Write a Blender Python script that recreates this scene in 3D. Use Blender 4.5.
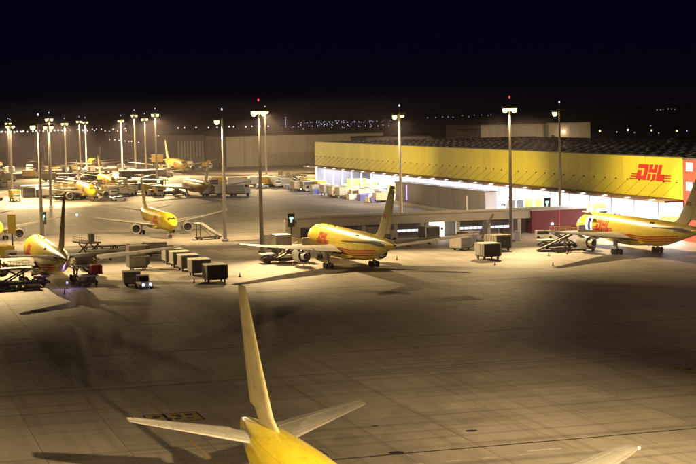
import bpy, math, random
import numpy as np
R = math.radians
random.seed(7)
sc = bpy.context.scene
for o in list(bpy.data.objects): bpy.data.objects.remove(o)
col = sc.collection

# ------------------------------------------------------------------ camera, sky, exposure
# The world axes follow the airport grid: +Y runs along the cargo hall, +X towards it.
CAM_H = 30.2
cam_d = bpy.data.cameras.new('camera'); cam = bpy.data.objects.new('camera', cam_d); col.objects.link(cam)
cam_d.sensor_width = 36.0; cam_d.lens = 36.0 * 1600 / 696; cam_d.clip_start = 1; cam_d.clip_end = 40000
from mathutils import Matrix, Vector
cam.matrix_world = Matrix.Translation((0, 0, CAM_H)) @ Matrix.Rotation(R(-17), 4, 'Z') @ \
    Matrix.Rotation(math.pi/2 - math.atan(120/1600), 4, 'X') @ Matrix.Rotation(R(-1.15), 4, 'Z')
sc.camera = cam
world = bpy.data.worlds.new('World'); sc.world = world; world.use_nodes = True
wn = world.node_tree.nodes; wl = world.node_tree.links
sky = wn.new('ShaderNodeTexSky'); sky.sky_type = 'NISHITA'; sky.sun_disc = False
sky.sun_elevation = R(28); sky.sun_rotation = R(200); sky.air_density = 1; sky.dust_density = .6; sky.ozone_density = 8
bg = wn['Background']; bg.inputs['Strength'].default_value = 0.0007
tint = wn.new('ShaderNodeMixRGB'); tint.blend_type = 'MULTIPLY'; tint.inputs['Fac'].default_value = 1; tint.inputs['Color2'].default_value = (.36, .16, 1, 1)   # light-polluted violet night
wl.new(sky.outputs['Color'], tint.inputs['Color1']); wl.new(tint.outputs['Color'], bg.inputs['Color'])
vs = sc.view_settings
vs.view_transform = 'Standard'; vs.look = 'None'; vs.exposure = 0.0; vs.gamma = 1.0
sc.render.engine = 'CYCLES'
cy = sc.cycles
cy.max_bounces = 5; cy.diffuse_bounces = 2; cy.glossy_bounces = 2; cy.transmission_bounces = 2; cy.volume_bounces = 0
cy.transparent_max_bounces = 4; cy.caustics_reflective = False; cy.caustics_refractive = False
cy.use_denoising = True; cy.sample_clamp_indirect = 4.0
HAZE = True
HAZE_DENSITY = 0.00018
MAST_P = 62000.0
SODIUM = (1.0, .695, .325)

# ------------------------------------------------------------------ materials
MATS = {}
def mat(name, color, rough=.6, metal=0.0, var=.12, vscale=.6, spec=.4, bump=0.0, coat=0.0, emit=None, estr=0.0, sample=False):
    m = bpy.data.materials.new(name); m.use_nodes = True
    nt = m.node_tree; b = nt.nodes['Principled BSDF']
    b.inputs['Roughness'].default_value = rough; b.inputs['Metallic'].default_value = metal
    b.inputs['Specular IOR Level'].default_value = spec
    if coat: b.inputs['Coat Weight'].default_value = coat; b.inputs['Coat Roughness'].default_value = .12
    if emit:
        b.inputs['Base Color'].default_value = (*color, 1)
        b.inputs['Emission Color'].default_value = (*emit, 1); b.inputs['Emission Strength'].default_value = estr
        if not sample: m.cycles.emission_sampling = 'NONE'
    else:
        tc = nt.nodes.new('ShaderNodeTexCoord'); n = nt.nodes.new('ShaderNodeTexNoise')
        n.inputs['Scale'].default_value = vscale; n.inputs['Detail'].default_value = 5; n.inputs['Roughness'].default_value = .65
        nt.links.new(tc.outputs['Object'], n.inputs['Vector'])
        r = nt.nodes.new('ShaderNodeValToRGB')
        r.color_ramp.elements[0].position = .3; r.color_ramp.elements[1].position = .7
        r.color_ramp.elements[0].color = (*[c*(1-var) for c in color], 1)
        r.color_ramp.elements[1].color = (*[min(1, c*(1+var)) for c in color], 1)
        nt.links.new(n.outputs['Fac'], r.inputs['Fac']); nt.links.new(r.outputs['Color'], b.inputs['Base Color'])
        if bump:
            bp = nt.nodes.new('ShaderNodeBump'); bp.inputs['Strength'].default_value = bump; bp.inputs['Distance'].default_value = .05
            nt.links.new(n.outputs['Fac'], bp.inputs['Height']); nt.links.new(bp.outputs['Normal'], b.inputs['Normal'])
    MATS[name] = m
    return m
mat('yellow_paint', (.86, .71, .04), .38, var=.06, vscale=.35, coat=.35)
mat('yellow_panel', (.76, .715, .045), .55, var=.07, vscale=.25)
mat('logo_red', (.55, .02, .025), .5, var=.08)
mat('fin_paint', (.64, .565, .33), .45, var=.06, coat=.2)
mat('wing_grey', (.45, .445, .43), .42, var=.10, vscale=.5)
mat('flap_grey', (.36, .355, .35), .45, var=.10, vscale=.5)
mat('bare_metal', (.66, .64, .61), .42, metal=.55, var=.08)
mat('dark_metal', (.09, .085, .08), .5, metal=.4, var=.2)
mat('black', (.015, .015, .017), .6, var=.2)
mat('rubber', (.02, .02, .02), .85, var=.2)
mat('glass', (.02, .025, .03), .1, var=.05, spec=.6)
mat('white_paint', (.75, .74, .70), .5, var=.10, vscale=1.2)
mat('dirty_white', (.58, .56, .50), .6, var=.18, vscale=1.5)
mat('container_grey', (.40, .39, .37), .5, metal=.3, var=.2, vscale=1.5)
mat('container_blue', (.10, .12, .42), .5, var=.15)
mat('container_dark', (.13, .125, .13), .55, metal=.3, var=.2, vscale=1.5)
mat('curtain', (.085, .08, .078), .8, var=.3, vscale=2)
mat('equip_yellow', (.72, .52, .06), .55, var=.12)
mat('maroon', (.16, .025, .03), .6, var=.15, vscale=.4)
mat('red_panel', (.45, .07, .06), .6, var=.10, vscale=.4)
mat('car_dark', (.05, .05, .06), .3, var=.1, coat=.5)
mat('car_silver', (.45, .45, .46), .3, metal=.5, var=.1)
mat('red_paint', (.45, .04, .03), .5, var=.1)
mat('orange', (.75, .16, .02), .6, var=.1)
mat('mast_steel', (.48, .46, .43), .55, metal=.2, var=.15, vscale=.3)
mat('facade_beige', (.48, .44, .37), .7, var=.12, vscale=.3)
mat('shutter', (.22, .20, .19), .6, var=.15, vscale=.5)
mat('clad_grey', (.34, .33, .33), .6, var=.12, vscale=.1)
mat('clad_pale', (.46, .44, .40), .65, var=.12, vscale=.08)
mat('clad_dark', (.14, .135, .15), .6, var=.12, vscale=.1)
mat('roof_dark', (.018, .018, .026), .8, var=.25, vscale=.1)
mat('canopy_brown', (.20, .14, .11), .6, var=.15)
mat('interior_white', (.66, .66, .69), .6, var=.05)
mat('rod_steel', (.16, .13, .05), .5, metal=.3)
mat('road_yellow', (.46, .36, .12), .75, var=.22, vscale=3)
mat('road_white', (.62, .60, .54), .75, var=.25, vscale=3)
mat('road_black', (.03, .03, .03), .8, var=.2)
mat('pale_patch', (.50, .47, .38), .8, var=.15, vscale=1)
mat('tar', (.035, .03, .028), .8, var=.3, vscale=2)
mat('iron', (.03, .03, .03), .6, metal=.3, var=.3)
mat('flood_lens', (1, .9, .7), .4, emit=(1, .76, .30), estr=3.2)
mat('red_beacon', (1, .1, .1), .4, emit=(1, .06, .10), estr=1.2)
mat('tube_white', (1, 1, 1), .4, emit=(1, .97, 1), estr=9)
mat('headlight', (1, 1, 1), .4, emit=(.85, .9, 1), estr=10)
mat('warm_light', (1, .9, .7), .4, emit=(1, .82, .5), estr=8)
mat('window_lit', (.9, .9, 1), .4, emit=(.85, .87, 1), estr=1.6)
mat('door_lit', (.95, .95, 1), .4, emit=(.95, .97, 1), estr=1.5)
mat('blue_light', (.3, .4, 1), .4, emit=(.22, .36, 1), estr=14)
mat('violet_tube', (.4, .3, 1), .4, emit=(.28, .2, 1), estr=2.2)
mat('green_sign', (.3, 1, .7), .4, emit=(.5, 1, .8), estr=1.6)
mat('skylight', (.06, .06, .09), .4, emit=(.75, .72, .95), estr=.03)
mat('far_white', (1, 1, 1), .4, emit=(1, .86, .66), estr=3.0)
mat('far_pink', (1, 1, 1), .4, emit=(1, .72, .78), estr=3.0)
mat('far_blue', (1, 1, 1), .4, emit=(.62, .66, 1), estr=1.5)
mat('far_orange', (1, 1, 1), .4, emit=(1, .62, .30), estr=4.5)

def skin_seams(name, sy, sz, amt=.28):
    m = MATS[name]; nt = m.node_tree; N = nt.nodes; L = nt.links; b = N['Principled BSDF']
    src = b.inputs['Base Color'].links[0].from_socket
    tc = N.new('ShaderNodeTexCoord'); sx = N.new('ShaderNodeSeparateXYZ'); L.new(tc.outputs['Object'], sx.inputs[0])
    acc = None
    for o, step in ((sx.outputs[1], sy), (sx.outputs[2], sz)):
        p = N.new('ShaderNodeMath'); p.operation = 'PINGPONG'; p.inputs[1].default_value = step/2; L.new(o, p.inputs[0])
        c = N.new('ShaderNodeMath'); c.operation = 'LESS_THAN'; c.inputs[1].default_value = .022; L.new(p.outputs[0], c.inputs[0])
        if acc is None: acc = c.outputs[0]
        else:
            x = N.new('ShaderNodeMath'); x.operation = 'MAXIMUM'; L.new(acc, x.inputs[0]); L.new(c.outputs[0], x.inputs[1]); acc = x.outputs[0]
    mu = N.new('ShaderNodeMath'); mu.operation = 'MULTIPLY'; mu.inputs[1].default_value = amt; L.new(acc, mu.inputs[0])
    mp = N.new('ShaderNodeMapping'); mp.inputs['Scale'].default_value = (1.6, .18, .5); L.new(tc.outputs['Object'], mp.inputs[0])
    nz = N.new('ShaderNodeTexNoise'); nz.inputs['Scale'].default_value = 2.2; nz.inputs['Detail'].default_value = 5; L.new(mp.outputs[0], nz.inputs['Vector'])
    gr = N.new('ShaderNodeValToRGB'); gr.color_ramp.elements[0].position = .5; gr.color_ramp.elements[1].position = .8
    gr.color_ramp.elements[0].color = (1,1,1,1); gr.color_ramp.elements[1].color = (.74,.71,.68,1); L.new(nz.outputs['Fac'], gr.inputs[0])
    g2 = N.new('ShaderNodeMixRGB'); g2.blend_type = 'MULTIPLY'; g2.inputs[0].default_value = 1; L.new(src, g2.inputs[1]); L.new(gr.outputs[0], g2.inputs[2])
    mx = N.new('ShaderNodeMixRGB'); mx.inputs[2].default_value = (.12,.09,.03,1); L.new(mu.outputs[0], mx.inputs[0]); L.new(g2.outputs[0], mx.inputs[1])
    L.new(mx.outputs[0], b.inputs['Base Color'])
skin_seams('yellow_paint', 2.4, 1.35); skin_seams('fin_paint', 1.9, 1.6, .22); skin_seams('wing_grey', 1.5, 50, .25)
def per_object_tone(name, amt):
    m = MATS[name]; nt = m.node_tree; b = nt.nodes['Principled BSDF']; src = b.inputs['Base Color'].links[0].from_socket
    oi = nt.nodes.new('ShaderNodeObjectInfo'); mr = nt.nodes.new('ShaderNodeMapRange'); mr.inputs['To Min'].default_value = 1-amt; mr.inputs['To Max'].default_value = 1+amt*.4
    nt.links.new(oi.outputs['Random'], mr.inputs['Value'])
    mx = nt.nodes.new('ShaderNodeVectorMath'); mx.operation = 'MULTIPLY'; nt.links.new(src, mx.inputs[0]); nt.links.new(mr.outputs[0], mx.inputs[1]); nt.links.new(mx.outputs[0], b.inputs['Base Color'])
for nm, am in (('yellow_panel', .10), ('clad_pale', .14), ('clad_dark', .2), ('dirty_white', .3), ('container_grey', .35), ('white_paint', .15), ('maroon', .15)): per_object_tone(nm, am)
def concrete():
    m = bpy.data.materials.new('apron_concrete'); m.use_nodes = True; MATS['concrete'] = m
    nt = m.node_tree; N = nt.nodes; L = nt.links; b = N['Principled BSDF']
    geo = N.new('ShaderNodeNewGeometry'); pos = geo.outputs['Position']
    def math_(op, a, b_=None):
        n = N.new('ShaderNodeMath'); n.operation = op
        for i, v in enumerate((a, b_)):
            if v is None: continue
            if isinstance(v, (int, float)): n.inputs[i].default_value = v
            else: L.new(v, n.inputs[i])
        return n.outputs[0]
    vm = N.new('ShaderNodeVectorMath'); vm.operation = 'DIVIDE'; vm.inputs[1].default_value = (7.5, 7.5, 1e6); L.new(pos, vm.inputs[0])
    fl = N.new('ShaderNodeVectorMath'); fl.operation = 'FLOOR'; L.new(vm.outputs[0], fl.inputs[0])
    wnz = N.new('ShaderNodeTexWhiteNoise'); wnz.noise_dimensions = '2D'; L.new(fl.outputs[0], wnz.inputs['Vector'])
    def noise(scale, detail, vec=None):
        n = N.new('ShaderNodeTexNoise'); n.inputs['Scale'].default_value = scale; n.inputs['Detail'].default_value = detail
        n.inputs['Roughness'].default_value = .6; L.new(vec or pos, n.inputs['Vector']); return n.outputs['Fac']
    mp = N.new('ShaderNodeMapping'); mp.inputs['Scale'].default_value = (1, .12, 1); mp.inputs['Rotation'].default_value = (0, 0, R(84)); L.new(pos, mp.inputs['Vector'])
    n1 = noise(.03, 4); n2 = noise(.6, 6); n3 = noise(.35, 5, mp.outputs[0]); n4 = noise(9, 4)
    # streaky oil and rubber along the taxi direction, per-slab tone, fine grain
    v = math_('MULTIPLY_ADD', n1, .5); N[v.node.name].inputs[2].default_value = .62
    v2 = math_('MULTIPLY', v, math_('ADD', math_('MULTIPLY', wnz.outputs['Value'], .26), .86))
    v3 = math_('MULTIPLY', v2, math_('ADD', math_('MULTIPLY', n3, .55), .72))
    v4 = math_('MULTIPLY', v3, math_('ADD', math_('MULTIPLY', n2, .34), .83))
    v5 = math_('MULTIPLY', v4, math_('ADD', math_('MULTIPLY', n4, .16), .92))
    mp2 = N.new('ShaderNodeMapping'); mp2.inputs['Scale'].default_value = (.012, .55, 1); mp2.inputs['Rotation'].default_value = (0, 0, R(2)); L.new(pos, mp2.inputs['Vector'])
    mp3 = N.new('ShaderNodeMapping'); mp3.inputs['Scale'].default_value = (.9, .02, 1); mp3.inputs['Rotation'].default_value = (0, 0, R(-3)); L.new(pos, mp3.inputs['Vector'])
    for m_, amt in ((mp2, .34), (mp3, .22)):      # rubber left by tyres along and across the taxilane
        nn = noise(1.0, 4, m_.outputs[0]); r3 = N.new('ShaderNodeValToRGB'); r3.color_ramp.elements[0].position = .52; r3.color_ramp.elements[1].position = .66
        r3.color_ramp.elements[0].color = (1,1,1,1); r3.color_ramp.elements[1].color = (1-amt,)*3+(1,); L.new(nn, r3.inputs['Fac'])
        v5 = math_('MULTIPLY', v5, r3.outputs['Color'])
    # dark oil spots
    sp = noise(.16, 3); rp = N.new('ShaderNodeValToRGB'); rp.color_ramp.elements[0].position = .64; rp.color_ramp.elements[1].position = .74
    rp.color_ramp.elements[0].color = (1, 1, 1, 1); rp.color_ramp.elements[1].color = (.80, .79, .78, 1); L.new(sp, rp.inputs['Fac'])
    # joints (continue the real slab joints where the slabs get too small to build)
    fr = N.new('ShaderNodeVectorMath'); fr.operation = 'FRACTION'; L.new(vm.outputs[0], fr.inputs[0])
    sx = N.new('ShaderNodeSeparateXYZ'); L.new(fr.outputs[0], sx.inputs[0])
    def edge(o):
        a = math_('ABSOLUTE', math_('SUBTRACT', o, .5)); return math_('GREATER_THAN', a, .4965)
    jt = math_('MAXIMUM', edge(sx.outputs[0]), edge(sx.outputs[1]))
    cr = N.new('ShaderNodeMixRGB'); cr.blend_type = 'MULTIPLY'; cr.inputs['Fac'].default_value = 1; cr.inputs['Color2'].default_value = (.47, .43, .385, 1)
    cmb = N.new('ShaderNodeCombineXYZ')
    for i in range(3): L.new(v5, cmb.inputs[i])
    L.new(cmb.outputs[0], cr.inputs['Color1'])
    mx = N.new('ShaderNodeMixRGB'); mx.blend_type = 'MULTIPLY'; mx.inputs['Fac'].default_value = 1
    L.new(cr.outputs[0], mx.inputs['Color1']); L.new(rp.outputs[0], mx.inputs['Color2'])
    mj = N.new('ShaderNodeMixRGB'); mj.inputs['Color2'].default_value = (.17, .155, .14, 1)
    L.new(jt, mj.inputs['Fac']); L.new(mx.outputs[0], mj.inputs['Color1'])
    L.new(mj.outputs[0], b.inputs['Base Color'])
    rr = math_('ADD', math_('MULTIPLY', n2, .25), .5); L.new(rr, b.inputs['Roughness'])
    b.inputs['Specular IOR Level'].default_value = .35
    bp = N.new('ShaderNodeBump'); bp.inputs['Strength'].default_value = .25; bp.inputs['Distance'].default_value = .02
    L.new(n4, bp.inputs['Height']); L.new(bp.outputs[0], b.inputs['Normal'])
concrete()
mat('bed', (.13, .12, .11), .9, var=.3)
mat('grass_field', (.028, .034, .018), .95, var=.4, vscale=.02)

# ------------------------------------------------------------------ mesh helpers
class MB:
    def __init__(s): s.v = []; s.f = []
    def add(s, vs, fs):
        k = len(s.v); s.v += [tuple(map(float, p)) for p in vs]; s.f += [tuple(i+k for i in f) for f in fs]; return s
    def box(s, x0, x1, y0, y1, z0, z1, ch=0.0):
        if ch <= 0:
            return s.add([(x0,y0,z0),(x1,y0,z0),(x1,y1,z0),(x0,y1,z0),(x0,y0,z1),(x1,y0,z1),(x1,y1,z1),(x0,y1,z1)],
                         [(0,3,2,1),(4,5,6,7),(0,1,5,4),(1,2,6,5),(2,3,7,6),(3,0,4,7)])
        c = ch; lo = [(x0+c,y0),(x1-c,y0),(x1,y0+c),(x1,y1-c),(x1-c,y1),(x0+c,y1),(x0,y1-c),(x0,y0+c)]
        top = [(x0+c*1.2,y0+c*.8),(x1-c*1.2,y0+c*.8),(x1-c*.8,y0+c*1.2),(x1-c*.8,y1-c*1.2),(x1-c*1.2,y1-c*.8),(x0+c*1.2,y1-c*.8),(x0+c*.8,y1-c*1.2),(x0+c*.8,y0+c*1.2)]
        rings = [[(*p, z0) for p in lo], [(*p, z1-c) for p in lo], [(*p, z1) for p in top]]
        return s.loft(rings)
    def loft(s, rings, cap=True):
        n = len(rings[0]); vs = [p for r in rings for p in r]; fs = []
        for i in range(len(rings)-1):
            for j in range(n):
                a = i*n+j; b = i*n+(j+1) % n; fs.append((a, b, b+n, a+n))
        if cap: fs.append(tuple(range(n-1, -1, -1))); fs.append(tuple(range((len(rings)-1)*n, len(rings)*n)))
        return s.add(vs, fs)
    def tube(s, p, q, r0, r1=None, n=8, cap=True):
        r1 = r0 if r1 is None else r1; p = Vector(p); q = Vector(q); d = (q-p).normalized()
        a = d.orthogonal().normalized(); b = d.cross(a)
        rg = lambda c, r: [tuple(c + (a*math.cos(2*math.pi*k/n) + b*math.sin(2*math.pi*k/n))*r) for k in range(n)]
        return s.loft([rg(p, r0), rg(q, r1)], cap)
    def lathe(s, c, axis, prof, n=20, cap=False):   # prof: (along, radius)
        c = Vector(c); d = Vector(axis).normalized(); a = d.orthogonal().normalized(); b = d.cross(a)
        rg = [[tuple(c + d*t + (a*math.cos(2*math.pi*k/n) + b*math.sin(2*math.pi*k/n))*max(r, .001)) for k in range(n)] for t, r in prof]
        return s.loft(rg, cap)
    def bar(s, p, q, w, h):
        p = Vector(p); q = Vector(q); d = (q-p).normalized(); up = Vector((0,0,1))
        if abs(d.z) > .98: up = Vector((0,1,0))
        a = d.cross(up).normalized()*w/2; b = a.normalized().cross(d).normalized()*h/2
        rg = lambda c: [tuple(c-a-b), tuple(c+a-b), tuple(c+a+b), tuple(c-a+b)]
        return s.loft([rg(p), rg(q)])
    def mesh(s, name, m, smooth=False):
        me = bpy.data.meshes.new(name); me.from_pydata(s.v, [], s.f)
        me.materials.append(MATS[m] if isinstance(m, str) else m)
        if smooth:
            me.polygons.foreach_set('use_smooth', [True]*len(me.polygons))
            try: me.set_sharp_from_angle(angle=R(38))
            except Exception: pass
        me.update(); return me
def link(name, me, parent=None, loc=(0,0,0), rz=0):
    o = bpy.data.objects.new(name, me); col.objects.link(o); o.location = loc; o.rotation_euler = (0,0,rz)
    if parent: o.parent = parent
    return o
def part(name, mb, m, parent=None, loc=(0,0,0), smooth=False, rz=0): return link(name, mb.mesh(name, m, smooth), parent, loc, rz)
def tag(o, label=None, cat=None, group=None, kind=None):
    if label: o['label'] = label
    if cat: o['category'] = cat
    if group: o['group'] = group
    if kind: o['kind'] = kind
    return o
def thing(name, label, cat, loc=(0,0,0), rz=0, group=None):
    o = bpy.data.objects.new(name, None); col.objects.link(o); o.empty_display_size = .5
    o.location = loc; o.rotation_euler = (0,0,rz); return tag(o, label, cat, group)
def copy_tree(o, parent=None):
    c = o.copy(); col.objects.link(c)
    if parent: c.parent = parent
    for ch in o.children: copy_tree(ch, c)
    return c
PROTO = {}
def place(kind, label, cat, loc, rz=0, group=None, scale=1.0):
    """first use moves the built thing itself, later uses copy it with its parts"""
    root, used = PROTO[kind]
    o = root if not used else copy_tree(root)
    PROTO[kind][1] = True
    if used: pass
    o.location = loc; o.rotation_euler = (0,0,rz); o.scale = (scale,)*3
    o['label'] = label; o['category'] = cat
    if group: o['group'] = group
    elif 'group' in o.keys(): del o['group']
    return o
def proto(kind, root): PROTO[kind] = [root, False]
def add_light(name, typ, loc, energy, color, parent=None, size=None, spot=None, aim=None, radius=.5):
    d = bpy.data.lights.new(name, typ); d.energy = energy; d.color = color
    if typ == 'SPOT': d.spot_size = R(spot); d.spot_blend = 1.0; d.shadow_soft_size = radius
    if typ == 'POINT': d.shadow_soft_size = radius
    if typ == 'AREA': d.shape = 'RECTANGLE'; d.size, d.size_y = size
    o = bpy.data.objects.new(name, d); col.objects.link(o); o.location = loc
    if aim is not None: o.rotation_mode = 'QUATERNION'; o.rotation_quaternion = Vector(aim).to_track_quat('-Z', 'Y')
    if parent: o.parent = parent
    return o

# ------------------------------------------------------------------ the ground
part('ground', MB().add([(-14000,-2000,-.35),(14000,-2000,-.35),(14000,13000,-.35),(-14000,13000,-.35)], [(0,1,2,3)]), 'grass_field')['kind'] = 'structure'
S = 7.5
view = (math.sin(R(17)), math.cos(R(17)))
cells = []
for i in range(-2, 26):
    for j in range(12, 50):
        x, y = (i+.5)*S, (j+.5)*S
        d = x*view[0] + y*view[1]; l = x*view[1] - y*view[0]
        if d > 132 and abs(l) < d*.2175 + 4: cells.append((d, i, j))
cells.sort(); near = {(i, j) for d, i, j in cells[:300]}
ap = MB()
I0, I1, J0, J1 = -2, 26, 12, 50
for i in range(I0, I1):
    for j in range(J0, J1):
        if (i, j) not in near:
            ap.add([(i*S,j*S,0),((i+1)*S,j*S,0),((i+1)*S,(j+1)*S,0),(i*S,(j+1)*S,0)], [(0,1,2,3)])
X0, X1, Y0, Y1 = I0*S, I1*S, J0*S, J1*S
for a, b, c, d in ((-300, X0, -120, 1250), (X1, 420, -120, 1250), (X0, X1, -120, Y0), (X0, X1, Y1, 1250)):
    ap.add([(a,c,0),(b,c,0),(b,d,0),(a,d,0)], [(0,1,2,3)])
apron = part('apron', ap, 'concrete'); apron['kind'] = 'structure'
part('joint_bed', MB().add([(X0,Y0,-.09),(X1,Y0,-.09),(X1,Y1,-.09),(X0,Y1,-.09)], [(0,1,2,3)]), 'bed', apron)
g = .014
slab_me = MB().box(g, S-g, g, S-g, -.085, 0).mesh('slab', 'concrete')
for n, (d, i, j) in enumerate(cells[:300]):
    link('slab', slab_me, apron, (i*S, j*S, random.uniform(-.004, .003)))
Z1 = .012
def sheet(name, pts, m, z=Z1, label=None, cat=None, group=None, parent=None):
    o = part(name, MB().add([(x, y, z) for x, y in pts], [tuple(range(len(pts)))]), m, parent)
    if label: tag(o, label, cat, group)
    elif not parent: o['kind'] = 'structure'
    return o
def rect(x0, x1, y0, y1): return [(x0,y0),(x1,y0),(x1,y1),(x0,y1)]
# markings
sheet('centre_line', rect(28.45, 28.75, 60, 166.5), 'road_yellow')
sheet('centre_line', rect(88.45, 88.75, 60, 172), 'road_yellow')
sheet('centre_line', rect(33.85, 34.15, 246, 330), 'road_yellow')
sheet('centre_line', rect(90.85, 91.15, 246, 330), 'road_yellow')
sheet('centre_line', rect(150.1, 150.4, 246, 330), 'road_yellow')
sheet('drain_line', rect(X0, X1, 131.9, 132.25), 'tar', z=.008)
sheet('drain_line', rect(X0, X1, 201.5, 201.75), 'tar', z=.008)
sheet('drain_line', rect(X0, X1, 176.4, 176.6), 'tar', z=.008)
sheet('drain_line', rect(X0, 170, 262.2, 262.5), 'tar', z=.008)
for k in range(9):
    a = 12 + k*22.0
    sheet('taxiway_edge_dash', rect(a, a+9.5, 229.8, 230.1), 'road_white')
for x, y in ((31.9, 241.2), (90.2, 239), (149.5, 240)):
    sheet('pale_painted_patch', rect(x-4.2, x+4.2, y-3, y+3), 'pale_patch')
for x0, y0 in ((26.5, 154.6), (89.0, 159.6)):     # painted stand boards: yellow frame, black figures
    f = sheet('painted_stand_board', rect(x0, x0+5.6, y0, y0+4.6), 'road_yellow', z=.012)
    q = MB()
    for a, b, c, d in ((.0,5.6,0,.3),(0,5.6,4.3,4.6),(0,.22,.3,4.3),(5.38,5.6,.3,4.3),(.8,1.5,2.4,3.7),(1.5,1.9,3.2,3.7),(1.9,2.5,.9,2.2),(2.7,3.7,3.0,3.6),(3.1,3.7,2.1,3.0),(2.7,3.3,1.0,1.6),(4.1,4.9,2.6,3.7),(3.9,4.6,.9,1.7)):
        q.add([(x0+a,y0+c,.016),(x0+b,y0+c,.016),(x0+b,y0+d,.016),(x0+a,y0+d,.016)], [(0,1,2,3)])
    part('board_figures', q, 'road_black', f)
sheet('stop_line', rect(55.5, 58.8, 128.6, 129.0), 'road_white')
for k in range(4): sheet('dash', rect(44+k*3.4, 45.4+k*3.4, 127.5+k*.02, 127.75+k*.02), 'road_white')
for x, y, w in ((54.3, 139.1, .75), (46.6, 144.9, .45), (44.6, 132.6, .9), (96, 228, .9), (118, 214, .9)):
    c = MB().lathe((0,0,0), (0,0,1), [(.014, w*.6), (.022, w*.6), (.022, w*.45), (.018, w*.43)], 16, True)
    o = part('manhole_cover', c, 'iron', None, (x, y, 0)); o.scale = (1.3, 1, 1)
    tag(o, {.75: 'largest dark oval drain cover set in the front apron', .45: 'small dark drain cover right of the front airliner tail'}.get(w, 'small round iron cover in the open apron'), 'manhole cover', 'drain covers in the apron')

# ------------------------------------------------------------------ masts
def head(root, x, y, z, aim, power, energy_color=SODIUM, spot=150, main=True):
    """a flood head: housing and a glowing lens, plus its lamp"""
    a = Vector(aim).normalized()
    k = 1.0 if main else .55  # small heads are extras, added only for their light
    o = part('floodlight', MB().box(-.7*k, .7*k, -.5*k, .5*k, -.1, .34, .08), 'dark_metal', root, (x, y, z))
    part('lens', MB().lathe((0,0,-.11), (0,0,-1), [(0, .58*k), (.3*k, .64*k), (.75*k, .55*k), (1.0*k, .3*k), (1.08*k, .0)], 14), 'flood_lens', o, smooth=True)
    add_light('flood_lamp', 'SPOT', (x, y, z-1.45), power, energy_color, root, spot=spot, aim=a, radius=.45)
def mast(x, y, h, heads, label, group=None, red=False, thick=1.0, spot=140):
    t = thing('floodlight_mast', label, 'light mast', (x, y, 0), 0, group)
    part('base', MB().box(-.7, .7, -.7, .7, 0, .6, .1), 'clad_grey', t)
    part('pole', MB().lathe((0,0,.5), (0,0,1), [(0, .46*thick), (8, .42*thick), (h*.6, .32*thick), (h+.2, .2*thick)], 12, True), 'mast_steel', t, smooth=True)
    part('crossarm', MB().bar((-1.7,0,h+.4), (1.7,0,h+.4), .22, .22).bar((0,-.9,h+.4), (0,.9,h+.4), .18, .18), 'dark_metal', t)
    for hd in heads: head(t, hd[0], hd[1], h, hd[2], hd[3], spot=hd[4] if len(hd) > 4 else spot, main=len(hd) < 6)
    part('lightning_rod', MB().tube((0,0,h+.3), (0,0,h+2.2), .06), 'dark_metal', t)
    part('beacon', MB().lathe((0,0,h+2.2), (0,0,1), [(0,.16),(.25,.2),(.5,.1),(.55,0)], 10), 'red_beacon' if red else 'far_blue', t, smooth=True)
    return t
P = MAST_P
NL = (-.6, -.66, -.45); NR = (.58, -.58, -.57); N_ = (0, -.77, -.64); F_ = (0, .64, -.77); D_ = (0, 0, -1)
# row along the near side of the apron, beside and behind the viewpoint
for x in (-24, 34, 92, 150):
    hs = [(-1.1, 0, (-.19,.89,-.412), P*14), (1.1, 0, (.19,.89,-.412), P*14)]
    if x < 0: hs = [(-1.1, 0, (.12,.90,-.40), P*14), (1.1, 0, (.52,.75,-.38), P*4.5, 44)]
    mast(x, 45, 30.8, hs, {-24: 'leftmost', 34: 'second', 92: 'third', 150: 'rightmost'}[x]+' floodlight mast on the near edge of the apron', 'masts along the near edge', spot=33)
mast(25.2, 337, 30.6, [(-1.1, 0, NL, P*1.5), (1.1, 0, NR, P*4.0), (0, -.7, N_, P*3.4, 54, 1), (0, .7, F_, P*.4, 110, 1), (-.4, -.5, (0,-.3,-.95), P*.3, 120, 1)], 'twin headed floodlight mast beside the leftmost parked airliner', red=True, spot=58)  # twin heads plus small ones added to fill the apron light
mast(83.4, 337, 30.8, [(-1.1, 0, NL, P*1.5), (1.1, 0, NR, P*4.0), (0, -.7, N_, P*3.4, 54, 1), (0, .7, F_, P*.4, 110, 1), (-.4, -.5, (0,-.3,-.95), P*.3, 120, 1)], 'twin headed floodlight mast left of the centre yellow airliner', red=True, spot=58)  # small heads added to brighten the apron and low facade
mast(141.5, 336, 30.4, [(-1.1, 0, NL, P*1.8), (1.1, 0, NR, P*4.6), (0, -.7, N_, P*3.4, 54, 1), (0, .7, F_, P*.4, 110, 1), (-.4, -.5, (0,-.3,-.95), P*.3, 120, 1), (.6, .3, (.8,-.12,-.58), P*1.5, 104, 1)], 'twin headed floodlight mast in front of the low service building', red=True, spot=58)  # small heads added for apron and facade, the last for the hall wall
mast(40.5, 376, 28.6, [(-1.3, 0, F_, P*1.7), ], 'single headed mast rising behind the leftmost airliner')
mast(83.1, 372, 29.0, [(-1.3, 0, F_, P*1.7)], 'single headed mast right of the airliner facing the camera')
mast(133.5, 389.5, 29.2, [(-1.3, 0, F_, P*1.7), (.9, 0, (.60,.60,-.53), P*1.7, 92, 1), (.6, .4, (.235,.965,-.125), P*25, 26, 1)], 'single headed mast behind the long low service building')  # both small heads are added to brighten the yellow hall wall
mast(170.0, 371.5, 29.2, [(-1.3, 0, (-.66,.42,-.62), P*1.5, 104)], 'single headed mast in front of the yellow hall wall')
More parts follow.
